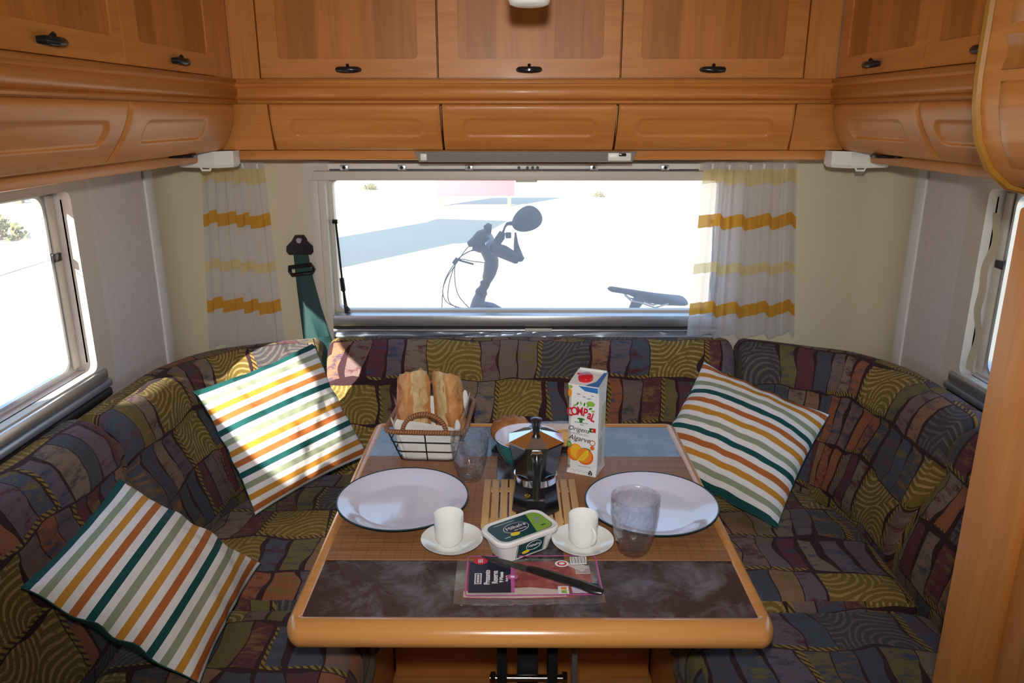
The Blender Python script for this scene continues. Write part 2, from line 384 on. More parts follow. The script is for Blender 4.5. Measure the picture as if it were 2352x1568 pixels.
# acrylic pane: clear with a dusty veil
def m_pane(veil):
    m, nt, b = nodes('acrylic_pane'); L = nt.links.new
    nt.nodes.remove(b)
    tr = N(nt, 'ShaderNodeBsdfTransparent'); tr.inputs[0].default_value = (0.95, 0.96, 0.97, 1)
    d = N(nt, 'ShaderNodeBsdfTranslucent'); d.inputs[0].default_value = (0.80, 0.84, 1.0, 1)
    g = N(nt, 'ShaderNodeBsdfGlossy'); g.inputs['Roughness'].default_value = 0.03
    tc = N(nt, 'ShaderNodeTexCoord'); no = N(nt, 'ShaderNodeTexNoise'); no.inputs['Scale'].default_value = 2.5; L(tc.outputs['Object'], no.inputs['Vector'])
    mr = N(nt, 'ShaderNodeMapRange'); mr.inputs['To Min'].default_value = veil * 0.7; mr.inputs['To Max'].default_value = veil * 1.3; L(no.outputs['Fac'], mr.inputs['Value'])
    a = N(nt, 'ShaderNodeMixShader'); L(mr.outputs[0], a.inputs[0]); L(tr.outputs[0], a.inputs[1]); L(d.outputs[0], a.inputs[2])
    lw = N(nt, 'ShaderNodeLayerWeight'); lw.inputs[0].default_value = 0.5
    pw = N(nt, 'ShaderNodeMath', operation='POWER'); pw.inputs[1].default_value = 5; L(lw.outputs['Facing'], pw.inputs[0])
    fr = N(nt, 'ShaderNodeMath', operation='MULTIPLY_ADD'); fr.inputs[1].default_value = 0.5; fr.inputs[2].default_value = 0.02; L(pw.outputs[0], fr.inputs[0])
    c = N(nt, 'ShaderNodeMixShader'); L(fr.outputs[0], c.inputs[0]); L(a.outputs[0], c.inputs[1]); L(g.outputs[0], c.inputs[2])
    L(c.outputs[0], nt.nodes['Material Output'].inputs[0])
    return m
M['pane'] = m_pane(0.105); M['pane_side'] = m_pane(0.03)

def m_hammered():
    m, nt, b = nodes('hammered_glass'); L = nt.links.new
    nt.nodes.remove(b)
    tr = N(nt, 'ShaderNodeBsdfTransparent'); tr.inputs[0].default_value = (0.985, 0.98, 0.985, 1)
    rf = N(nt, 'ShaderNodeBsdfTranslucent'); rf.inputs[0].default_value = (0.9, 0.9, 0.93, 1)
    g = N(nt, 'ShaderNodeBsdfGlossy'); g.inputs['Roughness'].default_value = 0.06
    tc = N(nt, 'ShaderNodeTexCoord'); mp = N(nt, 'ShaderNodeMapping'); mp.inputs['Scale'].default_value = (1, 1, 0.75); L(tc.outputs['Object'], mp.inputs['Vector'])
    vo = N(nt, 'ShaderNodeTexVoronoi', feature='SMOOTH_F1'); vo.inputs['Scale'].default_value = 110; L(mp.outputs[0], vo.inputs['Vector'])
    bp = N(nt, 'ShaderNodeBump'); bp.inputs['Strength'].default_value = 1.0; bp.inputs['Distance'].default_value = 0.004; L(vo.outputs['Distance'], bp.inputs['Height'])
    L(bp.outputs[0], g.inputs['Normal']); L(bp.outputs[0], rf.inputs['Normal'])
    a = N(nt, 'ShaderNodeMixShader'); a.inputs[0].default_value = 0.05; L(tr.outputs[0], a.inputs[1]); L(rf.outputs[0], a.inputs[2])
    lw = N(nt, 'ShaderNodeLayerWeight'); lw.inputs[0].default_value = 0.5; L(bp.outputs[0], lw.inputs['Normal'])
    pw = N(nt, 'ShaderNodeMath', operation='POWER'); pw.inputs[1].default_value = 2.2; L(lw.outputs['Facing'], pw.inputs[0])
    fr = N(nt, 'ShaderNodeMath', operation='MULTIPLY_ADD'); fr.inputs[1].default_value = 0.60; fr.inputs[2].default_value = 0.07; L(pw.outputs[0], fr.inputs[0])
    c = N(nt, 'ShaderNodeMixShader'); L(fr.outputs[0], c.inputs[0]); L(a.outputs[0], c.inputs[1]); L(g.outputs[0], c.inputs[2])
    L(c.outputs[0], nt.nodes['Material Output'].inputs[0])
    return m
M['glass'] = m_hammered()

def m_film(name, alpha, col=(0.9, 0.9, 0.92)):
    m, nt, b = nodes(name); L = nt.links.new
    nt.nodes.remove(b)
    tr = N(nt, 'ShaderNodeBsdfTransparent'); g = N(nt, 'ShaderNodeBsdfGlossy'); g.inputs['Roughness'].default_value = 0.12; g.inputs[0].default_value = (1, 1, 1, 1)
    d = N(nt, 'ShaderNodeBsdfDiffuse'); d.inputs[0].default_value = (*col, 1)
    tc = N(nt, 'ShaderNodeTexCoord'); no = N(nt, 'ShaderNodeTexNoise'); no.inputs['Scale'].default_value = 60; L(tc.outputs['Object'], no.inputs['Vector'])
    bp = N(nt, 'ShaderNodeBump'); bp.inputs['Strength'].default_value = 0.5; bp.inputs['Distance'].default_value = 0.003; L(no.outputs['Fac'], bp.inputs['Height']); L(bp.outputs[0], g.inputs['Normal'])
    a = N(nt, 'ShaderNodeMixShader'); a.inputs[0].default_value = alpha; L(tr.outputs[0], a.inputs[1]); L(d.outputs[0], a.inputs[2])
    c = N(nt, 'ShaderNodeMixShader'); c.inputs[0].default_value = 0.10; L(a.outputs[0], c.inputs[1]); L(g.outputs[0], c.inputs[2])
    L(c.outputs[0], nt.nodes['Material Output'].inputs[0])
    return m
M['film'] = m_film('clear_film', 0.03)

def m_slate():
    m, nt, b = nodes('slate_laminate'); L = nt.links.new
    tc = N(nt, 'ShaderNodeTexCoord'); no = N(nt, 'ShaderNodeTexNoise'); no.inputs['Scale'].default_value = 13; no.inputs['Detail'].default_value = 8; no.inputs['Roughness'].default_value = 0.68; no.inputs['Distortion'].default_value = 0.6
    L(tc.outputs['Object'], no.inputs['Vector'])
    r = N(nt, 'ShaderNodeValToRGB'); r.color_ramp.elements[0].position = 0.45; r.color_ramp.elements[1].position = 0.72
    r.color_ramp.elements[0].color = (0.045, 0.030, 0.030, 1); r.color_ramp.elements[1].color = (0.17, 0.165, 0.20, 1)
    L(no.outputs['Fac'], r.inputs['Fac']); L(r.outputs[0], b.inputs['Base Color']); b.inputs['Roughness'].default_value = 0.22; b.inputs['Specular IOR Level'].default_value = 0.75
    return m
M['slate'] = m_slate()

def m_mat():
    m, nt, b = nodes('bamboo_placemat'); L = nt.links.new
    tc = N(nt, 'ShaderNodeTexCoord'); mp = N(nt, 'ShaderNodeMapping'); mp.inputs['Scale'].default_value = (4, 260, 1)
    no = N(nt, 'ShaderNodeTexNoise'); no.inputs['Scale'].default_value = 1; no.inputs['Detail'].default_value = 3; L(tc.outputs['Object'], mp.inputs['Vector']); L(mp.outputs[0], no.inputs['Vector'])
    r = N(nt, 'ShaderNodeValToRGB'); r.color_ramp.elements[0].position = 0.35; r.color_ramp.elements[1].position = 0.65
    r.color_ramp.elements[0].color = (0.23, 0.095, 0.036, 1); r.color_ramp.elements[1].color = (0.36, 0.165, 0.068, 1)
    L(no.outputs['Fac'], r.inputs['Fac'])
    br = N(nt, 'ShaderNodeTexBrick', offset=0.0); br.inputs['Scale'].default_value = 1; br.inputs['Mortar Size'].default_value = 0.0007; br.inputs['Brick Width'].default_value = 0.027; br.inputs['Row Height'].default_value = 0.027
    L(tc.outputs['Object'], br.inputs['Vector'])
    mx = N(nt, 'ShaderNodeMix', data_type='RGBA'); L(br.outputs['Fac'], mx.inputs['Factor']); L(r.outputs[0], mx.inputs['A']); mx.inputs['B'].default_value = (0.21, 0.088, 0.034, 1)
    L(mx.outputs['Result'], b.inputs['Base Color']); b.inputs['Roughness'].default_value = 0.5
    return m
M['mat'] = m_mat()

def m_bread(name, c1, c2, c3, sc=22):
    m, nt, b = nodes(name); L = nt.links.new
    tc = N(nt, 'ShaderNodeTexCoord'); no = N(nt, 'ShaderNodeTexNoise'); no.inputs['Scale'].default_value = sc; no.inputs['Detail'].default_value = 6; no.inputs['Roughness'].default_value = 0.6
    L(tc.outputs['Object'], no.inputs['Vector'])
    r = N(nt, 'ShaderNodeValToRGB'); cr = r.color_ramp; cr.elements.new(0.5)
    for i, (p, c) in enumerate(((0.33, c1), (0.5, c2), (0.68, c3))): cr.elements[i].position = p; cr.elements[i].color = (*c, 1)
    L(no.outputs['Fac'], r.inputs['Fac']); L(r.outputs[0], b.inputs['Base Color']); b.inputs['Roughness'].default_value = 0.6
    bp = N(nt, 'ShaderNodeBump'); bp.inputs['Strength'].default_value = 0.5; bp.inputs['Distance'].default_value = 0.004; L(no.outputs['Fac'], bp.inputs['Height']); L(bp.outputs[0], b.inputs['Normal'])
    return m
M['crust'] = m_bread('bread_crust', (0.42, 0.15, 0.04), (0.60, 0.28, 0.09), (0.72, 0.42, 0.17))
M['loafcrust'] = m_bread('dark_crust', (0.20, 0.06, 0.015), (0.42, 0.17, 0.05), (0.55, 0.30, 0.12), 35)
M['crumb'] = m_bread('bread_crumb', (0.58, 0.38, 0.17), (0.68, 0.50, 0.26), (0.74, 0.60, 0.36), 45)
M['crisp'] = m_bread('orange_snack', (0.70, 0.32, 0.05), (0.80, 0.42, 0.08), (0.85, 0.55, 0.16), 60)
M['ham'] = m_bread('ham_meat', (0.22, 0.025, 0.022), (0.33, 0.045, 0.035), (0.45, 0.10, 0.08), 40)
M['fat'] = plain('ham_fat', (0.66, 0.55, 0.50), 0.5, var=0.1)
C_ = lambda n, c, r=0.45: plain(n, c, r, var=0.02)
M['red'] = C_('print_red', (0.55, 0.015, 0.03)); M['redcap'] = C_('red_cap', (0.62, 0.012, 0.02), 0.3)
M['navy'] = C_('print_navy', (0.012, 0.014, 0.032), 0.35); M['pink'] = C_('print_pink', (0.50, 0.10, 0.33)); M['pwhite'] = C_('print_white', (0.78, 0.78, 0.78))
M['pgreen'] = C_('print_green', (0.25, 0.45, 0.06)); M['ptealdk'] = C_('print_dark_teal', (0.008, 0.055, 0.06), 0.3); M['pyellow'] = C_('print_yellow', (0.78, 0.62, 0.03))
M['pblue'] = C_('print_blue', (0.03, 0.16, 0.45)); M['pblack'] = C_('print_black', (0.015, 0.015, 0.018)); M['porange'] = C_('print_orange', (0.80, 0.26, 0.02)); M['ppeel'] = C_('print_peel', (0.72, 0.13, 0.015))
M['pulp'] = C_('print_pulp', (0.85, 0.45, 0.03)); M['pleaf'] = C_('print_leaf', (0.03, 0.20, 0.03)); M['pgrey'] = C_('print_grey', (0.30, 0.31, 0.33)); M['pflagg'] = C_('print_flag_green', (0.01, 0.10, 0.03))
M['blind'] = plain('silver_blind', (0.40, 0.46, 0.55), 0.3, metal=0.5, var=0.3, scale=12, bump=0.5)
M['diff'] = plain('ribbed_diffuser', (0.27, 0.26, 0.235), 0.15, var=0.08, scale=200, spec=0.8)
M['sand'] = plain('sandy_ground', (0.62, 0.52, 0.36), 0.95, var=0.12, scale=0.6)
M['rubber'] = plain('bike_black', (0.02, 0.022, 0.028), 0.5); M['bikeframe'] = plain('bike_grey_paint', (0.06, 0.07, 0.10), 0.35)
M['bench_red'] = plain('red_paint', (0.50, 0.14, 0.155), 0.6); M['bush'] = plain('dry_bush', (0.20, 0.20, 0.07), 0.9, var=0.4); M['post'] = plain('weathered_timber', (0.35, 0.22, 0.12), 0.8, var=0.2)
M['camper'] = plain('block_white', (0.75, 0.75, 0.74), 0.4); M['dkglass'] = plain('dark_window', (0.03, 0.035, 0.04), 0.1)

# ------------------------------------------------------------------ the setting
XL, XR, YB, YF, ZC, ZS = -1.05, 1.157, 2.36, -1.5, 2.02, 1.382
def struct(o): o['kind'] = 'structure'; return o
struct(MB().box((XL - .05, YF - .05, -.05), (XR + .05, YB + .05, 0)).build('floor', M['floor'], None, False))
struct(MB().box((XL - .05, YF - .05, ZC), (XR + .05, YB + .05, ZC + .05)).build('ceiling', M['ceil'], None, False))
struct(MB().box((XL - .05, YF - .05, 0), (XR + .05, YF, ZC)).build('wall_front', M['cream'], None, False))
def wall_x(name, x0, x1, y0, y1, hy0, hy1, hz0, hz1, mat):
    b = MB(); b.box((x0, y0, 0), (x1, y1, hz0)); b.box((x0, y0, hz1), (x1, y1, ZC)); b.box((x0, y0, hz0), (x1, hy0, hz1)); b.box((x0, hy1, hz0), (x1, y1, hz1))
    return struct(b.build(name, mat, None, False))
WY0, WY1, WZ0, WZ1 = 0.93, 1.79, 0.895, 1.33
wall_x('wall_left', XL - .05, XL, YF, YB - .10, WY0, WY1, WZ0, WZ1, M['grey'])
wall_x('wall_right', XR, XR + .05, YF, YB - .10, WY0, WY1 + .08, WZ0 - .03, WZ1, M['grey'])
RX0, RX1, RZ0, RZ1 = -0.572, 0.632, 0.855, 1.31
b = MB()
b.box((XL + .10, YB, 0), (XR - .10, YB + .05, RZ0 - .02)); b.box((XL + .10, YB, RZ1), (XR - .10, YB + .05, ZC))
b.box((XL + .10, YB, RZ0 - .02), (RX0, YB + .05, RZ1)); b.box((RX1, YB, RZ0 - .02), (XR - .10, YB + .05, RZ1))
for sx, cx in ((-1, XL + .10), (1, XR - .10)):      # rounded corners, radius 0.10
    def cf(u, v, sx=sx, cx=cx): a = R(90 * u); return (cx + sx * .10 * math.sin(a), YB - .10 + .10 * math.cos(a), v * ZC)
    def cg(u, v, sx=sx, cx=cx): a = R(90 * u); return (cx + sx * .15 * math.sin(a), YB - .10 + .15 * math.cos(a), v * ZC)
    b.grid(cf, 10, 1, flip=sx > 0); b.grid(cg, 10, 1, flip=sx < 0)
struct(b.build('wall_back', M['cream'], None, True))
# white cover strips where the side walls meet the corners
for i, (x, s) in enumerate(((XL, 1), (XR, -1))):
    struct(MB().box((min(x, x + s * .008), YB - .165, .4), (max(x, x + s * .008), YB - .115, ZS), .003).build('trim_%d' % (i + 1), M['strip'], None))

# ---- windows
def cyl(p, q, r, n=12): return MB().tube([p, q], r, n)
w1 = empty('window_1', ((RX0 + RX1) / 2, YB, RZ0), 0, kind='structure'); ox, oy, oz = w1.location
def ring(inner, outer, z0, z1, flipto):
    """flat ring between two loops of equal length, extruded; loops in (u,v)"""
    n = len(inner); vs_ = []; fs = []
    for L_, z in ((inner, z0), (outer, z0), (outer, z1), (inner, z1)): vs_ += [flipto(u, v, z) for u, v in L_]
    for a, b_ in ((0, 1), (1, 2), (2, 3), (3, 0)):
        for i in range(n):
            j = (i + 1) % n; fs.append([a * n + i, a * n + j, b_ * n + j, b_ * n + i])
    return vs_, fs
def ringmesh(inner, outer, z0, z1, to):
    b = MB(); b.add(*ring(inner, outer, z0, z1, to)); 
    bm = bmesh.new(); me = bpy.data.meshes.new('t'); me.from_pydata(b.v, [], b.f); bm.from_mesh(me); bpy.data.meshes.remove(me)
    bmesh.ops.recalc_face_normals(bm, faces=bm.faces[:]); c = MB(); c.bm(bm); return c
toY = lambda u, v, w: (u - ox, w - oy, v - oz)
ringmesh(rrect(RX0, RX1, RZ0, RZ1, .018), rrect(RX0 - .065, RX1 + .065, RZ0 - .075, 1.366, .02), YB - .022, YB + .002, toY).build('frame', M['frame'], w1)
ringmesh(rrect(RX0 + .012, RX1 - .012, RZ0 + .045, RZ1 - .004, .02), rrect(RX0 - .004, RX1 + .004, RZ0 - .004, RZ1 + .004, .02), YB + .02, YB + .05, toY).build('sash', M['frame'], w1)
MB().box((RX0 - ox, YB + .028 - oy, .0), (RX1 - ox, YB + .034 - oy, RZ1 - RZ0)).build('pane', M['pane'], w1, False)
MB().box((RX0 - .03 - ox, -.040, RZ1 - oz), (RX1 + .03 - ox, -.022, 1.338 - oz), .004).build('blind_cassette', M['frame'], w1)
MB().box((-.03, -.026, RZ1 - .006 - oz), (.035, -.006, RZ1 + .008 - oz), .003).build('blind_grip', M['frame'], w1)
br_ = MB().box((RX0 - ox, -.035, .004), (RX1 - ox, .02, .040), .004).build('sash_rail', M['alu'], w1)
MB().box((RX0 - ox, -.0352, -.004), (RX1 - ox, .018, .003)).build('seal', M['alu_dark'], w1, False)
MB().box((RX0 - ox, -.038, -.012), (RX1 - ox, .01, -.004), .002).build('blind_rail', M['alu'], w1)
MB().box((-.0, -.042, -.010), (.085, -.034, .000), .002).build('catch', M['frame'], w1)
def bl(u, v):
    x = RX0 + (RX1 - RX0) * u - ox
    return (x, -.032 + .006 * math.sin(v * 9 + 2.2 * math.sin(x * 7)) + .003 * math.sin(x * 19 + v * 14), -.012 - .050 * v)
MB().grid(bl, 120, 14).build('roller_blind', M['blind'], w1)
for sx in (RX0 - .047, RX1 + .02): MB().box((sx - ox, -.030, -.02), (sx + .027 - ox, -.0215, RZ1 - oz), .002).build('blind_channel', M['frame'], w1)
for sx in (RX0 + .018, RX1 - .022):
    q = MB().tube([(sx - ox, .012, 1.178 - oz), (sx + .008 - ox, .012, 1.0 - oz)], .0035, 8).build('stay_rod', M['black'], w1)
    MB().tube([(sx - .01 - ox, .012, 1.182 - oz), (sx + .006 - ox, .012, 1.182 - oz)], .007, 8).build('stay_pivot', M['black'], w1)
    MB().tube([(sx + .007 - ox, .012, 1.005 - oz), (sx + .010 - ox, .012, .965 - oz), (sx + .011 - ox, .012, .96 - oz), (sx + .014 - ox, .012, .915 - oz), (sx + .02 - ox, .01, .898 - oz)], [.0075, .0075, .004, .006, .011], 8).build('stay_socket', M['black'], w1)
def side_window(n, x, s, y0, y1, z0, z1):
    w = empty('window_%d' % n, (x, (y0 + y1) / 2, z0), 0, kind='structure'); oy_ = w.location.y
    to = lambda u, v, q: (s * q, u - oy_, v - z0)
    ringmesh(rrect(y0, y1, z0, z1, .02), rrect(y0 - .07, y1 + .075, z0 - .06, z1 + .045, .03), -.004, .022, to).build('frame', M['frame'], w)
    ringmesh(rrect(y0 + .01, y1 - .035, z0 + .01, z1 - .004, .03), rrect(y0 - .004, y1 + .004, z0 - .004, z1 + .004, .02), -.045, -.028, to).build('sash', M['strip'], w)
    ringmesh(rrect(y0 + .016, y1 - .042, z0 + .016, z1 - .01, .03), rrect(y0 + .009, y1 - .034, z0 + .009, z1 - .003, .035), -.034, -.022, to).build('seal', M['alu'], w)
    MB().box((s * -.038 - .002, y0 - oy_, 0), (s * -.038 + .002, y1 - oy_, z1 - z0)).build('pane', M['pane_side'], w, False)
    MB().box((min(0, s * .030), y0 - .02 - oy_, -.03), (max(0, s * .030), y1 + .03 - oy_, -.004), .004).build('sill_rail', M['alu'], w)
    MB().box((min(0, s * .034), y0 - .02 - oy_, -.052), (max(0, s * .034), y1 + .04 - oy_, -.032), .006).build('blind_rail', M['blind'], w)
    MB().box((min(0, s * .030), y0 - .02 - oy_, -.078), (max(0, s * .030), y1 + .04 - oy_, -.056), .006).build('lower_rail', M['alu_dark'], w)
    MB().box((min(0, s * .028), y0 - oy_ - .02, z1 - z0 + .012), (max(0, s * .028), y1 + .03 - oy_, z1 - z0 + .04), .004).build('blind_cassette', M['frame'], w)
    MB().box((s * -.020 - .002, y1 - oy_ - .030, .01), (s * -.020 + .002, y1 - oy_ - .002, z1 - z0 - .01), .001).build('blind_channel', M['frame'], w)
    p = MB().box((s * -.016 - .004, y1 - oy_ - .045, .275), (s * -.016 + .004, y1 - oy_ - .012, .295), .003).build('latch', M['black'], w)
    return w
w2 = side_window(2, XL, 1, WY0, WY1, WZ0, WZ1)
w3 = side_window(3, XR, -1, WY0, WY1 + .08, WZ0 - .03, WZ1)
MB().tube([(-.03, WY1 - .05 - w2.location.y, .28), (-.03, WY0 + .02 - w2.location.y, .28)], .001, 6).build('stay_wire', M['strip'], w2)
def roll(u, v):
    return (-.02 + .006 * math.sin(v * 9), WY1 + .055 - w3.location.y - .030 * u + .006 * math.sin(v * 21), .02 + .39 * v)
MB().grid(roll, 6, 30).build('blind', M['cream'], w3)

# ---- overhead lockers
YU = 2.0; XLU = -0.70; XRU = 0.787; ZT = 1.583
LATCH = None
def upper_locker(loc, rz, w, depth, label, group, px0, px1):
    """local: x = width, front face at y=0 looking to -y, z from ZT upwards"""
    t = empty('overhead_locker', loc, rz, label, 'locker', group)
    h = ZC - ZT - .004
    MB().box((.001, .022, 0), (w - .001, depth, h)).build('carcass', M['wood_x'], t, False)
    inner = rrect(px0, px1, .046, h - .03, .012); outer = []
    o4 = ((w - .002, h), (.002, h), (.002, .002), (w - .002, .002)); k = len(inner) // 4
    for q in range(4): outer += [o4[q]] * k
    d = ringmesh(inner, outer, 0, .021, lambda u, v, y: (u, y, v)).build('door', M['wood_x'], t, True, weld=True)
    MB().box((px0 - .002, .004, .044), (px1 + .002, .018, h - .028)).build('door_panel', M['panel'], d, False)
    c = w / 2
    l = MB()
    l.tube([(c - .027, -.002, .021), (c - .024, -.012, .021), (c - .012, -.016, .0205), (c, -.017, .020), (c + .012, -.016, .0205), (c + .024, -.012, .021), (c + .027, -.002, .021)], [.006, .0075, .0085, .0085, .0085, .0075, .006], 10, flat=0.9)
    lt = l.build('latch', M['black'], d)
    MB().tube([(c, -.008, .027), (c, -.014, .032)], .004, 8).build('latch_button', M['black'], lt)
    return t
G1 = 'upper lockers over the rear window'
upper_locker((-.630, YU, ZT), 0, .438, .34, 'left upper rear locker, its brown door panel beside the left corner', G1, .048, .390)
upper_locker((-.191, YU, ZT), 0, .448, .34, 'middle upper rear locker whose door has the pendant lamp in front', G1, .050, .405)
upper_locker((.258, YU, ZT), 0, .450, .34, 'right upper rear locker above the right curtain, next to the right corner', G1, .048, .397)
G2 = 'upper lockers along the left side'
upper_locker((XLU, 1.462, ZT), R(90), .436, .34, 'upper left-side locker nearest the rear corner', G2, .060, .395)
upper_locker((XLU, .985, ZT), R(90), .474, .34, 'upper left-side locker nearest the viewer, cut by the picture edge', G2, .040, .440)
G3 = 'upper lockers along the right side'
upper_locker((XRU, 1.995, ZT), R(-90), .415, .36, 'upper right-side locker nearest the rear corner', G3, .050, .375)
upper_locker((XRU, 1.578, ZT), R(-90), .425, .36, 'upper right-side locker half hidden behind the foreground cabinet', G3, .040, .385)
# corner fillers of the upper row
struct(MB().box((XLU, YU, ZT), (-.632, YU + .3, ZC - .004)).build('trim_3', M['wood_z'], None, False))
struct(MB().box((.710, YU, ZT), (XRU, YU + .3, ZC - .004)).build('trim_4', M['wood_z'], None, False))
struct(MB().box((XLU - .3, 1.900, ZT), (XLU - .001, YU - .001, ZC - .004)).build('trim_5', M['wood_z'], None, False))

# cornice between the rows
CP = [(-.03, 1.583), (.010, 1.5825), (.014, 1.579), (.014, 1.573), (.007, 1.570), (.005, 1.566), (.011, 1.562), (.014, 1.556), (.013, 1.545), (.008, 1.538), (.003, 1.535), (.010, 1.533), (.013, 1.530), (.012, 1.526), (.004, 1.523), (-.03, 1.523)]
def moulding(name, prof, f, m):
    """f(t,d,z) maps along/outward/up to world"""
    b = MB(); n = len(prof)
    for t in (0, 1): b.v += [f(t, d, z) for d, z in prof]
    for i in range(n): b.f.append([i, (i + 1) % n, n + (i + 1) % n, n + i]); b.mi.append(0); b.uv.append([(0, 0)] * 4)
    b.f += [list(range(n)), list(range(n, 2 * n))[::-1]]; b.mi += [0, 0]; b.uv += [[(0, 0)] * n] * 2
    bm = bmesh.new(); me = bpy.data.meshes.new('t'); me.from_pydata(b.v, [], b.f); bm.from_mesh(me)
    c = MB().bm(bm); return struct(c.build(name, m, None, True, 50))
moulding('trim_6', CP, lambda t, d, z: ((XLU - .0 + d) if t == 0 else (XRU - d), YU - d, z), M['wood_x'])
moulding('trim_7', CP, lambda t, d, z: (XLU + d, .6 if t == 0 else YU - d, z), M['wood_y'])
moulding('trim_8', CP, lambda t, d, z: (XRU - d, .6 if t == 0 else YU - d, z), M['wood_y'])
# soffit boards under the lockers
struct(MB().box((XL + .12, 2.10, ZS), (XR - .12, YB - .001, 1.408), .004).build('trim_9', M['wood_x'], None))
struct(MB().box((XL + .001, .6, ZS), (-.800, 1.985, 1.408), .006).build('trim_10', M['wood_y'], None))
struct(MB().box((.890, .6, ZS), (XR - .001, 1.985, 1.408), .006).build('trim_11', M['wood_y'], None))

def sd_rr(x, z, cx, cz, hx, hz, r):
    qx, qz = abs(x - cx) - hx + r, abs(z - cz) - hz + r
    return math.hypot(max(qx, 0), max(qz, 0)) + min(max(qx, qz), 0) - r
def flap_locker(loc, rz, w, label, group, rx0, rx1, back=.06, wl=0, wr=0):
    """slanting lower locker: top edge at y=0 z=.113, bottom edge set back; wl/wr widen the foot"""
    t = empty('flap_locker', loc, rz, label, 'locker', group)
    H = .113
    MB().box((.004, back + .012, .004), (w - .004, .28, H - .002)).build('carcass', M['wood_x'], t, False)
    def fn(u, v):
        x0, x1 = .002 - wl * (1 - v), w - .002 + wr * (1 - v)
        x = x0 + (x1 - x0) * u; z = H * v
        y = back * (1 - v) ** 1.3 - .006 * math.sin(math.pi * v) ** 0.8
        e = min(u * w, (1 - u) * w, v * H * 1.2, (1 - v) * H); y += .004 * math.exp(-e / .004)
        s = sd_rr(u * w, z, (rx0 + rx1) / 2, .056, (rx1 - rx0) / 2, .0205, .0185)
        y += .0055 / (1 + math.exp(max(-30, min(30, s / .0011))))
        return (x, y, z)
    b = MB(); b.grid(fn, 110, 48)
    # edge lip returning inwards
    def lip(k):
        def g(u, v):
            p = fn(u, k); return (p[0], p[1] + .02 * v, p[2])
        return g
    b.grid(lip(0), 110, 1, flip=True); b.grid(lip(1), 110, 1)
    for k in (0, 1):
        def side(u, v, k=k): p = fn(k, u); return (p[0], p[1] + .02 * v, p[2])
        b.grid(side, 48, 1, flip=(k == 1))
    b.build('flap', M['wood_x'], t, True, 50)
    return t
G4 = 'slanting flap lockers under the rear cornice'
flap_locker((-.618, YU, 1.410), 0, .430, 'left rear flap locker above the left end of the strip light', G4, .050, .385, wl=.006)
flap_locker((-.186, YU, 1.410), 0, .440, 'middle rear flap locker directly above the strip light', G4, .052, .390, wl=0)
flap_locker((.256, YU, 1.410), 0, .442, 'right rear flap locker above the right curtain', G4, .050, .390, wr=.010)
G5 = 'slanting flap lockers along the left side'
flap_locker((XLU, 1.462, 1.410), R(90), .536, 'left-side flap locker next to the rear corner', G5, .07, .36, wr=.058)
flap_locker((XLU, .985, 1.410), R(90), .474, 'left-side flap locker nearest the viewer at the picture edge', G5, .06, .41)
G6 = 'slanting flap lockers along the right side'
flap_locker((XRU, 1.998, 1.410), R(-90), .418, 'right-side flap locker next to the rear corner', G6, .095, .345, wl=.058)
flap_locker((XRU, 1.578, 1.410), R(-90), .425, 'right-side flap locker partly behind the foreground cabinet', G6, .05, .37)
# slanted corner fillers of the lower row
def filler(name, xa, xb, xc, xd):
    b = MB(); f = [(xa, YU, 1.523), (xb, YU, 1.523), (xd, YU + .06, 1.410), (xc, YU + .06, 1.410)]
    g = [(x, YU + .3, z) for x, y, z in f]
    b.add(f + g, [[3, 2, 1, 0], [4, 5, 6, 7], [0, 1, 5, 4], [1, 2, 6, 5], [2, 3, 7, 6], [3, 0, 4, 7]]); struct(b.build(name, M['wood_x'], None, False))
filler('trim_12', -.71, -.620, -.765, -.630); filler('trim_13', .700, .80, .712, .850)

# ---- right foreground cabinets
fc = empty('wall_cabinet', (.540, .70, 1.41), 0, 'orange wood overhead cabinet with rounded lower edge, in the foreground right', 'cabinet')
PR = [(0, .60), (0, .13), (.003, .095), (.012, .06), (.030, .028), (.055, .008), (.090, .0), (.50, .0), (.50, .60)]
toC = Matrix(((1, 0, 0, 0), (0, 0, 1, 0), (0, 1, 0, 0), (0, 0, 0, 1)))
MB().prism(PR, -.30, .24, M=toC).build('carcass', M['wood_y'], fc, True, 30)
MB().tube([(x - .001, .245, z) for x, z in PR[:8]], .0065, 8).build('edge_moulding', M['edge'], fc)
def cdoor(z0, z1, y0=-.30, y1=.205, out=.007):
    def off(z):
        for (a, za), (c, zc) in zip(PR[:7], PR[1:7]):
            if zc <= z <= za: return c + (a - c) * (z - zc) / (za - zc)
        return 0
    def fn(u, v):
        z = z0 + (z1 - z0) * v; y = y0 + (y1 - y0) * u
        e = min((1 - u) * (y1 - y0), v * (z1 - z0), (1 - v) * (z1 - z0))
        return (off(z) - out * min(1, (e / .014)) ** .5, y, z)
    return MB().grid(fn, 40, 30, flip=True).build('door', M['wood_y'], fc, True, 60)
cdoor(.185, .58); cdoor(.03, .125)
def groove(u, v): return (-.001 - .004 * (1 - math.sin(math.pi * v)), -.3 + .50 * u, .137 + .036 * v)
MB().grid(groove, 10, 12, flip=True).build('grip_groove', M['panel'], fc)

pc = empty('tall_cabinet', (.535, .58, 0), 0, 'orange wood tall cabinet side panel standing at the right edge', 'cabinet')
MB().box((.004, -.35, 0), (.50, .235, 1.405), .004).build('body', M['wood_z'], pc)
MB().box((-.004, .145, 0), (.02, .240, 1.407), .005).build('front_stile', M['wood_z'], pc)
MB().box((-.003, .02, .0), (.02, .105, 1.404), .005).build('stile', M['wood_z'], pc)
MB().box((-.002, -.34, .02), (.02, .0, 1.40), .004).build('door', M['wood_z'], pc)

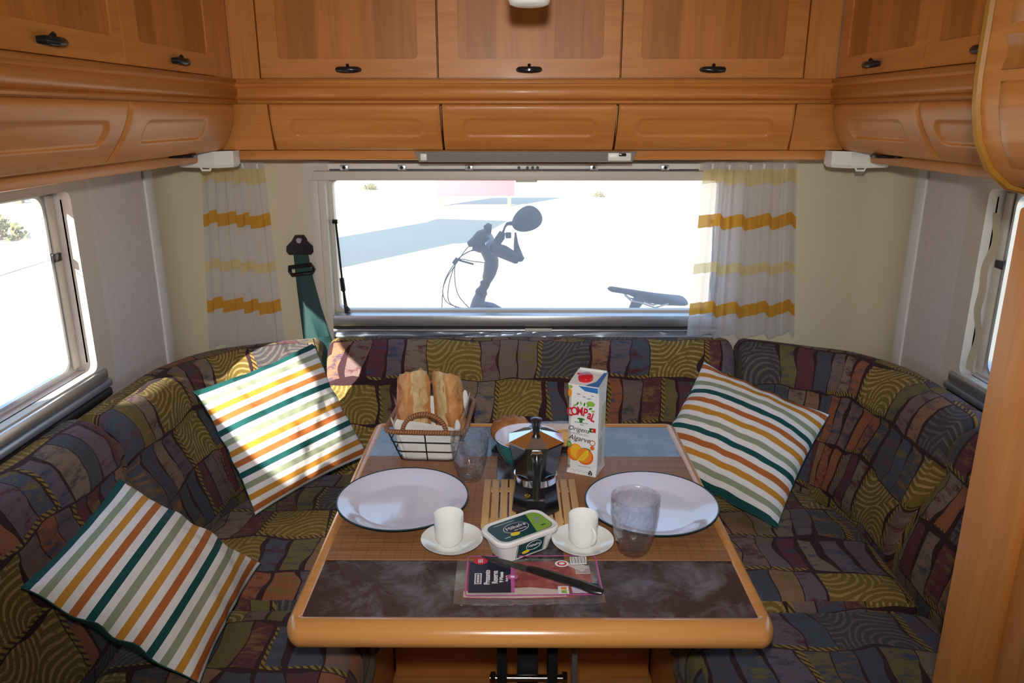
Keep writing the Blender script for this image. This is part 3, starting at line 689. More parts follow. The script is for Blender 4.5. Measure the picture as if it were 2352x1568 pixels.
# ---- seating
def bench(name, a, bb, label):
    t = tag(MB().box(a, bb, .004).build(name, M['wood_x'], None), label, 'bench base'); return t
bench('bench_base', (XL + .005, .62, 0), (-.335, 2.10, .315), 'wooden bench base under the left seat cushions')
bench('bench_base', (.375, .84, 0), (XR - .005, 2.10, .315), 'wooden bench base under the right seat cushions')
bench('bench_base', (-.330, 1.78, 0), (.370, 2.10, .315), 'wooden bench base at the back under the table')

def seat(a, bb, label, bulge=.018, cut=0):
    """rounded slab cushion"""
    bm = bmesh.new(); bmesh.ops.create_cube(bm, size=1)
    sx, sy, sz = (bb[i] - a[i] for i in range(3)); c = Vector(((a[i] + bb[i]) / 2 for i in range(3)))
    for v in bm.verts: v.co = Vector((v.co.x * sx, v.co.y * sy, v.co.z * sz))
    bmesh.ops.bevel(bm, geom=bm.edges[:], offset=.042, segments=5, affect='EDGES', profile=.5)
    bmesh.ops.subdivide_edges(bm, edges=[e for e in bm.edges if e.calc_length() > .12], cuts=10, use_grid_fill=True)
    for v in bm.verts:
        u, w = v.co.x / sx * 2, v.co.y / sy * 2
        k = max(0, 1 - u * u) * max(0, 1 - w * w)
        q = v.co + c
        if cut and q.y > 1.72:
            lim = (q.y - 1.72) * .52
            if cut < 0: v.co.x = max(v.co.x, a[0] + lim - c.x)
            else: v.co.x = min(v.co.x, bb[0] - lim - c.x)
        if v.co.z > 0: v.co.z += bulge * k ** .5 + .006 * noise.noise((v.co + c) * 7)
    me_ = MB().bm(bm); o = me_.build('seat_cushion', M['fabric'], None, True, 60)
    o.location = c
    # uv from world position so the patchwork differs between cushions
    boxuv(o)
    l = o.data.uv_layers['UVMap']
    for d in l.data: d.uv = (d.uv[0] * 1.0 + c.x * 3.1 + c.y, d.uv[1] + c.y * 1.7)
    return tag(o, label, 'cushion', 'seat cushions of the U-shaped bench')
seat((-.800, .66, .317), (-.300, 1.425, .485), 'dark patchwork seat cushion at the front left, under the nearest striped pillow')
seat((-.800, 1.43, .317), (-.300, 2.07, .485), 'patchwork seat cushion at the back left beneath the sunlit pillow', cut=-1)
seat((.340, .86, .317), (.893, 1.425, .485), 'dark patchwork seat cushion at the front right beside the tall cabinet')
seat((.340, 1.43, .317), (.893, 2.07, .485), 'patchwork seat cushion at the back right beneath the tilted pillow', cut=1)
seat((-.296, 1.66, .317), (.336, 2.07, .485), 'patchwork seat cushion behind the table, mostly hidden', .005)

def smooth_path(pts, n):
    P = [Vector((*p, 0)) for p in pts]; P = [2 * P[0] - P[1]] + P + [2 * P[-1] - P[-2]]; out = []
    for i in range(1, len(P) - 2):
        for k in range(n):
            t = k / n; a, b_, c, d = P[i - 1:i + 3]
            out.append(.5 * ((2 * b_) + (c - a) * t + (2 * a - 5 * b_ + 4 * c - d) * t * t + (3 * b_ - a - 3 * c + d) * t ** 3))
    out.append(P[-2]); return out
def backrest(pts, label, ztop=.835, side=1, n=8, u0=0.0, thick=1.0, zb=.33, n0=None, n1=None):
    """pts: plan line of the wall-side top edge, cushion grows to the right-hand side * side"""
    path = smooth_path(pts, n); L = [0]
    for i in range(1, len(path)): L.append(L[-1] + (path[i] - path[i - 1]).length)
    tot = L[-1]
    # profile: (distance from wall line, z) from back bottom over the top to front bottom
    h = ztop - zb
    h = ztop - .46; z0_ = zb; zb = .46; prof = [(-.01, z0_), (-.012, zb + h * .5), (-.008, ztop - .05), (.004, ztop - .018), (.022, ztop - .004), (.045, ztop), (.070, ztop - .004), (.094, ztop - .016), (.112, ztop - .036), (.124, ztop - .065), (.132, ztop - .095), (.134, ztop - .120), (.132, ztop - .130), (.138, ztop - .142), (.152, ztop - .170), (.168, ztop - .21), (.186, zb + h * .32), (.203, zb + h * .18), (.214, zb + h * .07), (.213, zb), (.212, z0_), (.10, z0_ - .002)]
    V = [0]
    for i in range(1, len(prof)): V.append(V[-1] + math.hypot(prof[i][0] - prof[i - 1][0], prof[i][1] - prof[i - 1][1]))
    b = MB(); nn = len(path); m = len(prof); rnd = .028
    rings = []
    for i in range(nn):
        t = (path[min(i + 1, nn - 1)] - path[max(i - 1, 0)]).normalized(); nrm = Vector((t.y, -t.x, 0)) * side
        if i == 0 and n0: nrm = Vector((*n0, 0))
        if i == nn - 1 and n1: nrm = Vector((*n1, 0))
        rings.append((path[i], nrm, L[i]))
    # extra rounded end rings
    def endring(p, nrm, t, sgn):
        out = []
        for k in range(4, 0, -1):
            a = k / 4; out.append((p + t * sgn * rnd * math.sin(a * math.pi / 2), nrm, 1 - math.cos(a * math.pi / 2)))
        return out
    vs_ = []; rows = []
    t0 = (path[1] - path[0]).normalized(); t1 = (path[-1] - path[-2]).normalized()
    if n0: t0 = Vector((-n0[1], n0[0], 0))
    if n1: t1 = Vector((-n1[1], n1[0], 0))
    seq = [(p, nr, L[0] - rnd * .6, k) for p, nr, k in endring(path[0], rings[0][1], t0, -1)] + [(p, nr, l, 0) for p, nr, l in rings] + [(p, nr, L[-1] + rnd * .6, k) for p, nr, k in endring(path[-1], rings[-1][1], t1, 1)[::-1]]
    cd, cz = .07, zb + h * .55
    for (p, nr, l, k) in seq:
        row = []
        for (d, z) in prof:
            d *= thick
            if k:   # shrink towards the middle of the section
                sh = k * rnd * .95; vx, vz = cd - d, cz - z; ln = math.hypot(vx, vz); d += vx / ln * sh; z += vz / ln * sh
            q = p + nr * d; zz = z + .004 * noise.noise(Vector((q.x * 5, q.y * 5, z * 5)))
            row.append((q.x, q.y, zz))
        rows.append((row, l))
    for row, l in rows: vs_ += row
    fs = []; uvs = []
    for i in range(len(rows) - 1):
        for j in range(m - 1):
            fs.append([i * m + j, (i + 1) * m + j, (i + 1) * m + j + 1, i * m + j + 1]); a, c = rows[i][1] + u0, rows[i + 1][1] + u0
            uvs.append([(a, -V[j]), (c, -V[j]), (c, -V[j + 1]), (a, -V[j + 1])])
    for e in (0, len(rows) - 1):
        f = [e * m + j for j in range(m)]
        if e == 0: f = f[::-1]
        fs.append(f); uvs.append([(rows[e][1] + u0 + rows[e][0][j % m][0] * .5, -V[j]) for j in (range(m)[::-1] if e == 0 else range(m))])
    b.add(vs_, fs, uvs)
    o = b.build('backrest_cushion', M['fabric'], None, True, 70)
    bm = bmesh.new(); bm.from_mesh(o.data); bmesh.ops.recalc_face_normals(bm, faces=bm.faces[:]); bm.to_mesh(o.data); bm.free()
    return tag(o, label, 'cushion', 'backrest cushions of the U-shaped bench')
backrest([(-1.030, .70), (-1.030, 1.15), (-1.030, 1.585)], 'patchwork backrest cushion at the near left below the side window', ztop=.845, u0=.37)
backrest([(-1.020, 1.66), (-1.018, 1.83), (-1.000, 2.02), (-.915, 2.17), (-.765, 2.262), (-.622, 2.318)], 'curved patchwork corner backrest in the left rear corner behind the sunlit pillow', u0=1.9, n0=(1, 0), n1=(0, -1))
backrest([(-.548, 2.33), (.05, 2.335), (.640, 2.33)], 'long straight patchwork backrest under the rear window', u0=3.3)
backrest([(.710, 2.315), (.885, 2.245), (1.010, 2.165), (1.090, 2.02), (1.112, 1.85), (1.115, 1.665)], 'curved patchwork corner backrest in the right rear corner', u0=5.15, n0=(0, -1), n1=(-1, 0))
backrest([(1.125, 1.60), (1.125, 1.25), (1.125, .86)], 'patchwork backrest cushion at the near right beside the tall cabinet', u0=6.9)

# ---- striped pillows
def pillow(loc, rotvec, s, udir, label, seed, T=.070):
    t = empty('striped_pillow', loc, 0, label, 'pillow', 'striped cotton pillows on the bench')
    w = Vector(rotvec); t.rotation_mode = 'QUATERNION'; t.rotation_quaternion = Matrix.Rotation(w.length, 3, w.normalized()).to_quaternion()
    def surf(sgn):
        def fn(u, v):
            x, z = u * 2 - 1, v * 2 - 1
            k = (max(0, 1 - abs(x) ** 2.2) * max(0, 1 - abs(z) ** 2.2)) ** .62
            pin = 1 - .055 * (1 - z * z) * abs(x) ** 3; pinz = 1 - .055 * (1 - x * x) * abs(z) ** 3
            wr = (.010 * noise.noise(Vector((x * 2.2 + seed, z * 2.2, sgn))) + .004 * noise.noise(Vector((x * 6 + seed, z * 6, sgn)))) * (k + .15)
            ed = .006 * math.sin((z * 9 + seed + 2 * math.sin(z * 4)) if abs(x) > abs(z) else (x * 9 + seed + 2 * math.sin(x * 3))) * max(abs(x), abs(z)) ** 6
            y = -sgn * (T * k) + wr + ed
            return (x * s / 2 * pin, y, z * s / 2 * pinz)
        return fn
    uvf = {'x': lambda u, v: (u * .98 + .0, v), 'down': lambda u, v: ((1 - v) * .98, u), 'up': lambda u, v: (v * .98, u)}[udir]
    MB().grid(surf(1), 44, 44, uvf).build('front_cover', M['stripes'], t, True, 80)
    MB().grid(surf(-1), 44, 44, flip=True).build('back_cover', M['pillow_back'], t, True, 80)
    f = surf(1); P = [f(i / 30, 0) for i in range(30)] + [f(1, i / 30) for i in range(30)] + [f(1 - i / 30, 1) for i in range(30)] + [f(0, 1 - i / 30) for i in range(30)]
    MB().tube(P, .0012, 6, True).build('seam', M['pillow_back'], t)
    return t
pillow((-.700, 1.300, .640), (-1.434, .49, .529), .345, 'x', 'striped pillow leaning on the near left seat, lowest in the picture', 1.3)
pillow((-.605, 1.876, .715), (-.441, -.347, .735), .345, 'down', 'sunlit striped pillow propped in the left rear corner', 4.1)
pillow((.588, 1.875, .675), (-.81, .468, -.36), .356, 'up', 'striped pillow propped on the right behind the table, in shade', 8.7)

# ---- table
tb = empty('dining_table', (.024, 1.45, .72), 0, 'dining table with rounded orange wood edge and dark slate-look top', 'table')
IX0, IX1, IY0, IY1 = -.371, .371, -.389, .405
TP = [(-.004, -.002), (.000, .002), (.006, .0045), (.013, .0035), (.019, -.003), (.023, -.012), (.024, -.020), (.022, -.030), (.015, -.038), (.004, -.041), (-.010, -.041)]
base = rrect(IX0, IX1, IY0, IY1, .012, 6)
def sweep_loop(loop, prof, front=0.0):
    n = len(loop); b = MB(); m = len(prof)
    cx = sum(p[0] for p in loop) / n; cy = sum(p[1] for p in loop) / n
    for i in range(n):
        p = Vector((*loop[i], 0)); a = Vector((*loop[i - 1], 0)); c = Vector((*loop[(i + 1) % n], 0))
        t = (c - a).normalized(); nr = Vector((t.y, -t.x, 0))
        k = 1 + front * max(0, -nr.y)
        b.v += [(p.x + nr.x * d, p.y + nr.y * d * k, z) for d, z in prof]
    for i in range(n):
        for j in range(m - 1):
            q = (i + 1) % n; b.f.append([i * m + j, q * m + j, q * m + j + 1, i * m + j + 1]); b.mi.append(0); b.uv.append([(0, 0)] * 4)
    return b
sweep_loop(rrect(IX0, IX1, IY0, IY1, .006, 8), TP, front=.5).build('edge_frame', M['table_edge'], tb, True, 60)
MB().box((IX0 - .004, IY0 - .004, -.030), (IX1 + .004, IY1 + .004, 0.0)).build('top_panel', M['slate'], tb, False)
MB().box((-.020, -.22, -.72), (.020, -.17, -.030), .003).build('post', M['blackmetal'], tb)
for x in (-.048, .046):
    MB().box((x - .009, -.26, -.36), (x + .009, -.22, -.030), .002).build('bracket', M['blackmetal'], tb)
bo = MB().tube([(-.072, -.235, -.245), (.072, -.235, -.245)], .007, 10).build('bolt', M['chrome'], tb)
for x in (-.070, .066): MB().lathe([(0.012, 0), (.012, .009)], 6, M=Matrix.Translation((x, -.235, -.245)) @ Matrix.Rotation(R(90), 4, 'Y')).build('bolt_head', M['chrome'], bo, False)
MB().tube([(.088, -.235, -.032), (.088, -.235, -.36)], .006, 8).build('lever_rod', M['alu'], tb)
MB().box((-.16, -.12, -.72), (.16, .12, -.69), .01).build('foot_plate', M['blackmetal'], tb)

def placemat(x, y, label):
    o = MB().box((-.152, -.220, 0), (.152, .220, .003), .001).build('placemat', M['mat'], None, False); o.location = (x, y, .7205)
    return tag(o, label, 'placemat', 'bamboo placemats on the table')
placemat(-.193, 1.446, 'brown bamboo placemat under the left white plate'); placemat(.241, 1.446, 'brown bamboo placemat under the right white plate')
ZT_ = .7237
# plates
def plate(x, y, label):
    t = empty('dinner_plate', (x, y, ZT_), 0, label, 'plate', 'white dinner plates with dark rim')
    MB().lathe([(.0, .0045), (.085, .0045), (.092, .0065), (.112, .017), (.1305, .0232), (.1318, .0236)], 72, cap=False).build('plate_face', M['enamel'], t, True, 60)
    MB().lathe([(.1316, .0236), (.1330, .0246), (.1348, .0244), (.1352, .0225), (.114, .0128), (.090, .0), (.0, .0)], 72, cap=False).build('plate_underside', M['enamel_dark'], t, True, 60)
    return t
plate(-.230, 1.420, 'left white plate with dark rim beside the left glass'); plate(.276, 1.404, 'right white plate with dark rim behind the front glass')
# cups and saucers
def saucer(x, y, label):
    t = tag(MB().lathe([(0, .002), (.024, .002), (.028, .0), (.032, .003), (.050, .010), (.0575, .0165), (.058, .018), (.0565, .0178), (.048, .0125), (.034, .0075), (.026, .006), (0, .006)], 56).build('saucer', M['porcelain'], None, True, 60), label, 'saucer', 'white espresso saucers')
    t.location = (x, y, ZT_); return t
def cup(x, y, rz, label):
    t = empty('espresso_cup', (x, y, ZT_ + .0065), rz, label, 'cup', 'white espresso cups')
    MB().lathe([(0, .0), (.0165, .0), (.0180, .002), (.0225, .007), (.0258, .014), (.0272, .024), (.0278, .060), (.0272, .0612), (.0262, .0605), (.0256, .026), (.0235, .014), (.014, .007), (0, .006)], 48).build('body', M['porcelain'], t, True, 60)
    MB().tube([(.0290, 0, .047), (.033, 0, .048), (.0395, 0, .043), (.041, 0, .034), (.037, 0, .023), (.031, 0, .0165), (.0268, 0, .0145)], [.003, .0032, .0034, .0034, .0034, .0032, .003], 10).build('handle', M['porcelain'], t)
    return t
saucer(-.118, 1.272, 'white saucer under the left espresso cup'); cup(-.123, 1.271, R(80), 'left white espresso cup, its handle hidden behind')
saucer(.126, 1.270, 'white saucer under the right espresso cup'); cup(.126, 1.269, R(-62), 'right white espresso cup with handle turned to the front')
# glasses
def interp(P, z): 
    for (ra, za), (rb, zb_) in zip(P, P[1:]):
        if za <= z <= zb_: return ra + (rb - ra) * (z - za) / (zb_ - za)
GO = [(.0265, .003), (.032, .020), (.0385, .048), (.0415, .075), (.0425, .106)]; GI = [(.024, .010), (.030, .024), (.036, .048), (.0392, .075), (.0402, .106)]
GP = [(0, .0), (.025, .0)] + [(interp(GO, .003 + .103 * k / 22), .003 + .103 * k / 22) for k in range(22)] + [(.0425, .106), (.0415, .1065), (.0402, .106)] + [(interp(GI, .106 - .096 * k / 20), .106 - .096 * k / 20) for k in range(1, 20)] + [(.024, .010), (0, .008)]
def glass(x, y, label, sc=1.0):
    o = MB().lathe(GP, 80).build('drinking_glass', M['glass'], None, True, 70)
    for v in o.data.vertices:
        c = v.co; r_ = math.hypot(c.x, c.y)
        if r_ > .02 and .006 < c.z < .101:
            a_ = math.atan2(c.y, c.x); k_ = 1 + .016 * noise.noise(Vector((c.x * 150, c.y * 150, c.z * 120))); c.x *= k_; c.y *= k_
    o.location = (x, y, ZT_ + .0003); o.scale = (sc, sc, sc); return tag(o, label, 'glass', 'hammered clear tumblers')
glass(-.100, 1.552, 'clear hammered glass next to the bread basket', .98); glass(.219, 1.258, 'clear hammered glass in front of the right plate', 1.05)

# ---- trivet
tv = empty('trivet', (.033, 1.425, ZT_), 0, 'slatted bamboo trivet under the coffee pot', 'trivet')
for i in range(11):
    x = -.100 + i * .0182
    MB().box((x, -.098, .004), (x + .0150, .098, .012), .001).build('slat', M['bamboo'], tv)
for y in (-.070, .06): MB().box((-.100, y, 0), (.097, y + .014, .004)).build('crossbar', M['bamboo'], tv, False)

# ---- moka pot
mk = empty('moka_pot', (.041, 1.400, ZT_ + .0125), R(0), 'black octagonal stovetop coffee pot with steel lid on the bamboo trivet', 'coffee pot')
def octo(b, prof, M_=None): return b.lathe(prof, 8, M=M_, phase=.5)
octo(MB(), [(.050, 0), (.0515, .003), (.0435, .060), (.040, .066)]).build('boiler', M['moka'] if 'moka' in M else M.setdefault('moka', plain('black_lacquer', (0.010, 0.009, 0.012), 0.16, coat=0.5)), mk, True, 25)
MB().lathe([(.0415, .062), (.0435, .063), (.0435, .076), (.041, .077)], 40, cap=False).build('steel_band', M['chrome'], mk, True, 40)
octo(MB(), [(.040, .076), (.0425, .082), (.0555, .146), (.0565, .148)]).build('collector', M['moka'], mk, True, 25)
octo(MB(), [(.058, .148), (.0575, .151), (.012, .166), (.0, .167)]).build('lid', M['chrome'], mk, False)
MB().lathe([(.0075, .165), (.007, .170), (.009, .183), (.0115, .188), (.0115, .191), (.0, .193)], 16).build('lid_knob', M['black'], mk, True, 50)
h = MB().tube([(0, -.052, .139), (0, -.066, .138), (0, -.072, .128), (0, -.071, .100), (0, -.067, .075), (0, -.063, .052)], [.008, .009, .009, .0085, .008, .0075], 10, flat=1.0).build('handle', M['black'], mk)
MB().box((-.011, -.068, .134), (.011, -.048, .148), .003).build('handle_clamp', M['chrome'], h)
MB().lathe([(.006, 0), (.006, .004), (.003, .007), (0, .007)], 12, M=Matrix.Translation((-.017, -.0415, .047)) @ Matrix.Rotation(R(90), 4, 'X')).build('safety_valve', plain('brass', (0.55, 0.38, 0.08), 0.25, metal=1.0), mk)
MB().prism([(.057 * math.cos(R(a)), .057 * math.sin(R(a))) for a in (70, 110)] + [(-.010, .074), (.010, .074)], .128, .147).build('spout', M['moka'], mk, True, 25)

# ---- bowl with snacks
bw = empty('snack_bowl', (.028, 1.612, .7205), 0, 'teal bowl with white inside behind the coffee pot', 'bowl')
MB().lathe([(0, .0), (.030, .0), (.033, .004), (.055, .024), (.069, .050), (.0745, .078)], 48, cap=False).build('bowl_outside', M['teal'], bw, True, 60)
MB().lathe([(.0745, .078), (.0735, .0790), (.0725, .078), (.066, .050), (.052, .027), (.030, .009), (0, .007)], 48, cap=False).build('bowl_inside', M['enamel'], bw, True, 60)
b = MB(); rs = random.Random(3)
for i in range(60):
    a = rs.random() * 6.28; rr = .050 * rs.random() ** .5; z = .038 + rs.random() * .018
    Mx = Matrix.Translation((rr * math.cos(a), rr * math.sin(a), z)) @ Matrix.Rotation(rs.random() * 3, 4, Vector((rs.random() - .5, rs.random() - .5, rs.random() - .5)))
    bm = bmesh.new(); bmesh.ops.create_icosphere(bm, subdivisions=1, radius=.008); 
    for v in bm.verts: v.co.x *= 1.5; v.co.z *= .45
    b.bm(bm, Mx)
sn = b.build('snack_crisps', M['crisp'], None); sn.location = bw.location
tag(sn, 'orange crisps heaped in the teal bowl', 'crisps', kind='stuff')

# ---- bread basket
bk = empty('bread_basket', (-.200, 1.722, .7205), R(-3), 'black wire bread basket with brown wicker rim and white liner', 'basket')
BX, BY, TX, TY, HB = .066, .082, .092, .112, .083
def lerp(a, c, t): return a + (c - a) * t
rim = [(x, y, HB + .010 * (abs(x) / TX) ** 4 * 0 + .004) for x, y in rrect(-TX, TX, -TY, TY, .022, 5)]
MB().tube(rim, .0058, 10, True).build('wicker_rim', M['wicker'], bk)
for s in (-1, 1):
    MB().tube([(.050 * math.cos(R(a)), s * TY, HB + .004 + .045 * math.sin(R(a))) for a in range(0, 181, 12)], .0052, 10).build('wicker_handle', M['wicker'], bk)
for k, z in ((0, .001), (1, .028), (2, .055)):
    t = z / HB; P = [(x, y, z + .002) for x, y in rrect(-lerp(BX, TX, t), lerp(BX, TX, t), -lerp(BY, TY, t), lerp(BY, TY, t), .02, 4)]
    MB().tube(P, .0017, 6, True).build('wire_hoop', M['wire'], bk)
for (u, v) in [(-1, -1), (0, -1), (1, -1), (-1, 1), (0, 1), (1, 1), (-1, -.33), (-1, .33), (1, -.33), (1, .33)]:
    q = .93 if abs(u) == 1 and abs(v) == 1 else 1
    MB().tube([(u * BX * q, v * BY * q, .002), (u * TX * q, v * TY * q, HB + .002)], .0017, 6).build('wire_upright', M['wire'], bk)
def liner(u, v):
    lo = rrect(-1, 1, -1, 1, .25, 6); n = len(lo); i = u * n; i0 = int(i) % n; f = i - int(i); a, c = lo[i0], lo[(i0 + 1) % n]
    x, y = lerp(a[0], c[0], f), lerp(a[1], c[1], f)
    if v < .25: k = v / .25; z = .005; sx, sy = BX * .96 * k, BY * .96 * k
    else:
        k = (v - .25) / .75; z = .005 + (HB + .016 + .010 * math.sin(u * 47)) * k; sx, sy = lerp(BX * .96, TX - .010, k), lerp(BY * .96, TY - .010, k)
    w = 1 + .02 * math.sin(u * 60 + v * 6) * min(1, v * 2)
    return (x * sx * w, y * sy * w, z)
MB().grid(liner, 84, 16).build('cloth_liner', M['cloth'], bk, True, 80, weld=True)

def baguette(loc, lean, rz, L_, r, label, seed, cutside):
    t = empty('baguette_half', loc, 0, label, 'bread', 'cut baguettes in the basket'); t.rotation_mode = 'QUATERNION'
    t.rotation_quaternion = (Matrix.Rotation(R(lean[1]), 3, 'Y') @ Matrix.Rotation(R(lean[0]), 3, 'X') @ Matrix.Rotation(R(rz), 3, 'Z')).to_quaternion()
    n, m = 34, 40; flat_ = r * .30
    def cs(i, k):
        a = 2 * math.pi * k; c, s_ = math.cos(a), math.sin(a)
        taper = 1 - .5 * max(0, (.16 - i) / .16) ** 2 - .16 * max(0, (i - .72) / .28) ** 2
        rr = r * taper * (1 + .10 * noise.noise(Vector((c * 1.4 + seed, s_ * 1.4, i * 3.1))) + .04 * noise.noise(Vector((c * 4 + seed, s_ * 4, i * 12))))
        x, y = rr * c, rr * .92 * s_
        if cutside * x > flat_: x = cutside * (flat_ + (cutside * x - flat_) * .10)
        top = i ** 5
        z = L_ * i - top * (.030 * max(0, -cutside * x / r) ** 1.5 + .012 * (y / r) ** 2 - .010 * noise.noise(Vector((x * 60, y * 60, seed))))
        return (x, y, z)
    MB().grid(cs, n, m).build('crust', M['crust'], t, True, 60, weld=True)
    b = MB(); rings = [[tuple(Vector(cs(1, k / m)) * 1.0) for k in range(m)]]
    ctr = Vector((sum(p[0] for p in rings[0]) / m, sum(p[1] for p in rings[0]) / m, sum(p[2] for p in rings[0]) / m))
    for f in (.66, .33): rings.append([tuple(ctr + (Vector(p) - ctr) * f + Vector((0, 0, .003 * noise.noise(Vector(p) * 90)))) for p in rings[0]])
    vs_ = [p for rg in rings for p in rg] + [tuple(ctr)]; fs = []
    for q in range(2):
        for k in range(m): fs.append([q * m + k, q * m + (k + 1) % m, (q + 1) * m + (k + 1) % m, (q + 1) * m + k])
    fs += [[2 * m + k, 2 * m + (k + 1) % m, 3 * m] for k in range(m)]
    b.add(vs_, fs); b.build('cut_end', M['crumb'], t, True, 80)
    def lf(u, v):
        i = .05 + .945 * u; w = r * .84 * (1 - .5 * max(0, (.16 - i) / .16) ** 2 - .16 * max(0, (i - .72) / .28) ** 2)
        y = (v * 2 - 1) * w; x = cutside * (flat_ + r * .088 - .006 * abs(v * 2 - 1) ** 3 + .002 * noise.noise(Vector((u * 9, v * 9, seed))))
        return (x, y, L_ * i - i ** 5 * .012 * (y / r) ** 2)
    MB().grid(lf, 22, 12, flip=cutside < 0).build('cut_face', M['crumb'], t, True, 80)
    def sp(u, v):
        i = .30 + .66 * u; a = R(250 if cutside > 0 else 290) + .25 * math.sin(u * 9 + seed) + (v - .5) * .30 * (.4 + math.sin(math.pi * u))
        p = Vector(cs(i, a / 6.2832 % 1)); q = Vector((p.x, p.y, 0)).normalized() * (.0022 * math.sin(math.pi * v) + .0006); return tuple(p + q)
    MB().grid(sp, 26, 6).build('split', M['loafcrust'], t, True, 80)
    return t
baguette((-.236, 1.690, .735), (-15, -2), -38, .186, .044, 'left baguette half with dark split crust standing in the basket', 2.0, 1)
baguette((-.157, 1.700, .735), (-15, -5), 36, .182, .043, 'right baguette half showing pale cut side in the basket', 5.0, -1)

# ---- loaf and wrapped cake on a thin black tray
tr = tag(MB().prism(rrect(-.12, .12, -.045, .045, .02), 0, .004).build('serving_tray', M['black'], None, True, 30), 'thin black tray under the loaf behind the coffee pot', 'tray'); tr.location = (.062, 1.735, .7205)
def loaf(u, v):
    a = 2 * math.pi * u; p = math.pi * v - math.pi / 2; c = math.cos(p)
    x = .052 * c * math.cos(a); y = .040 * c * math.sin(a); z = .036 + .040 * math.sin(p)
    if z < .004: z = .004
    z += .004 * math.sin(x * 260 + y * 60) * max(0, math.sin(p)); return (x * (1 + .05 * math.sin(a * 3)), y, z)
lo = MB().grid(loaf, 44, 24).build('round_loaf', M['loafcrust'], None, True, 80); lo.location = (-.008, 1.735, .7208); tag(lo, 'brown crusty bread loaf behind the left glass and bowl', 'bread')
cb = empty('wrapped_cake', (.118, 1.738, .7248), R(4), 'golden cake in clear wrapping between the coffee pot and the juice carton', 'cake')
MB().box((-.055, -.032, .001), (.055, .032, .042), .012, seg=4).build('cake', M['crisp'], cb)
MB().box((-.062, -.037, .0), (.062, .037, .048), .010, seg=4).build('wrapper', M['film'], cb)
def tail(u, v): return (-.062 - .03 * u, .03 * (v - .5) * (.4 + u * 1.6), .034 + .014 * u + .003 * math.sin(v * 20))
MB().grid(tail, 6, 12).build('twisted_end', M['film'], cb)

# ---- juice carton
ang = math.atan2(-.027, .061); ct = empty('juice_carton', (.161, 1.600, ZT_), ang, 'tall white orange juice carton with red screw cap', 'carton')
hw, hd, hh = .0345, .0335, .212
c8 = [(-hw + .008, -hd), (hw - .008, -hd), (hw, -hd + .008), (hw, hd - .008), (hw - .008, hd), (-hw + .008, hd), (-hw, hd - .008), (-hw, -hd + .008)]
b = MB()
lo4 = [(-hw, -hd, 0), (hw, -hd, 0), (hw, hd, 0), (-hw, hd, 0)]
md = [(x * 1.0, y, .020) for x, y in c8]; mu_ = [(x, y, hh - .03) for x, y in c8]
hi4 = [(-hw, -hd, hh), (hw, -hd, hh), (hw, hd, hh + .014), (-hw, hd, hh + .014)]
b.add(lo4 + md + mu_ + hi4, [[3, 2, 1, 0]] + [[4 + i, 4 + (i + 1) % 8, 12 + (i + 1) % 8, 12 + i] for i in range(8)] +
      [[0, 1, 5, 4], [1, 2, 7, 6], [2, 3, 9, 8], [3, 0, 11, 10], [1, 6, 5], [2, 8, 7], [3, 10, 9], [0, 4, 11]] +
      [[12, 13, 21, 20], [14, 15, 22, 21], [16, 17, 23, 22], [18, 19, 20, 23], [13, 14, 21], [15, 16, 22], [17, 18, 23], [19, 12, 20], [20, 21, 22, 23]])
b.build('carton_body', M['carton'], ct, False)
tl = math.atan2(.014, 2 * hd)
cap = MB().lathe([(.0165, 0), (.0165, .007), (.015, .0085), (0, .009)], 28, M=Matrix.Translation((-.004, -.006, hh + .006)) @ Matrix.Rotation(tl, 4, 'X')).build('screw_cap', M['redcap'], ct, True, 50)
MB().box((-.028, .004, hh + .010), (-.012, .012, hh + .013), .001).build('cap_tab', M['redcap'], ct)
MB().box((-hw + .004, hd - .004, hh + .013), (hw - .002, hd + .0, hh + .018), .001).build('top_fold', M['carton'], ct)
FR = (R(90), 0, 0); fy = -hd - .0006
def ell(cx, cz, rx, rz_, mat, name='print', y=fy, a0=0, a1=360, parent=ct, M_=None):
    pts = [(cx + rx * math.cos(R(a)), cz + rz_ * math.sin(R(a))) for a in [a0 + (a1 - a0) * i / 24 for i in range(24 if a1 - a0 >= 360 else 25)]]
    Mx = M_ or Matrix(((1, 0, 0, 0), (0, 0, 1, y), (0, 1, 0, 0), (0, 0, 0, 1)))
    return MB().add([(u, v, 0) for u, v in pts], [list(range(len(pts)))], None, Mx).build(name, mat, parent, False)
def rct(x0, x1, z0, z1, mat, name='print', y=fy, parent=ct):
    return MB().add([(x0, y, z0), (x1, y, z0), (x1, y, z1), (x0, y, z1)], [[0, 1, 2, 3]]).build(name, mat, parent, False)
# painted village band and sky edge at the top
MB().add([(hw - .001, -hd - .0003, hh - .002), (hw - .001, -hd - .0003, hh - .014), (.004, -hd - .0003, hh - .012), (-.012, -hd - .0003, hh - .002)], [[3, 2, 1, 0]]).build('sky_print', M['pblue'], ct, False)
MB().add([(x, y, hh + .0005 + (y + hd) / (2 * hd) * .014) for x, y in ((.004, -hd), (hw, -hd), (hw, hd), (hw - .007, hd), (.022, -.012))], [[0, 1, 2, 3, 4]]).build('sky_print', M['pblue'], ct, False)
for x, z, w_, h_ in ((-.010, hh - .022, .008, .006), (.003, hh - .027, .007, .006), (.014, hh - .030, .008, .007), (.022, hh - .022, .006, .005)):
    rct(x - w_ / 2, x + w_ / 2, z, z + h_ * .4, plain('print_roof', (0.42, 0.20, 0.16), .5) if x < -.005 else M['pgrey'], 'village_print')
ell(.018, hh - .040, .010, .006, M['pgreen'], 'grass_print')
ell(-.030, hh - .020, .0045, .010, M['porange'], 'fruit_print'); ell(-.029, hh - .006, .005, .004, M['pgreen'], 'leaf_print')
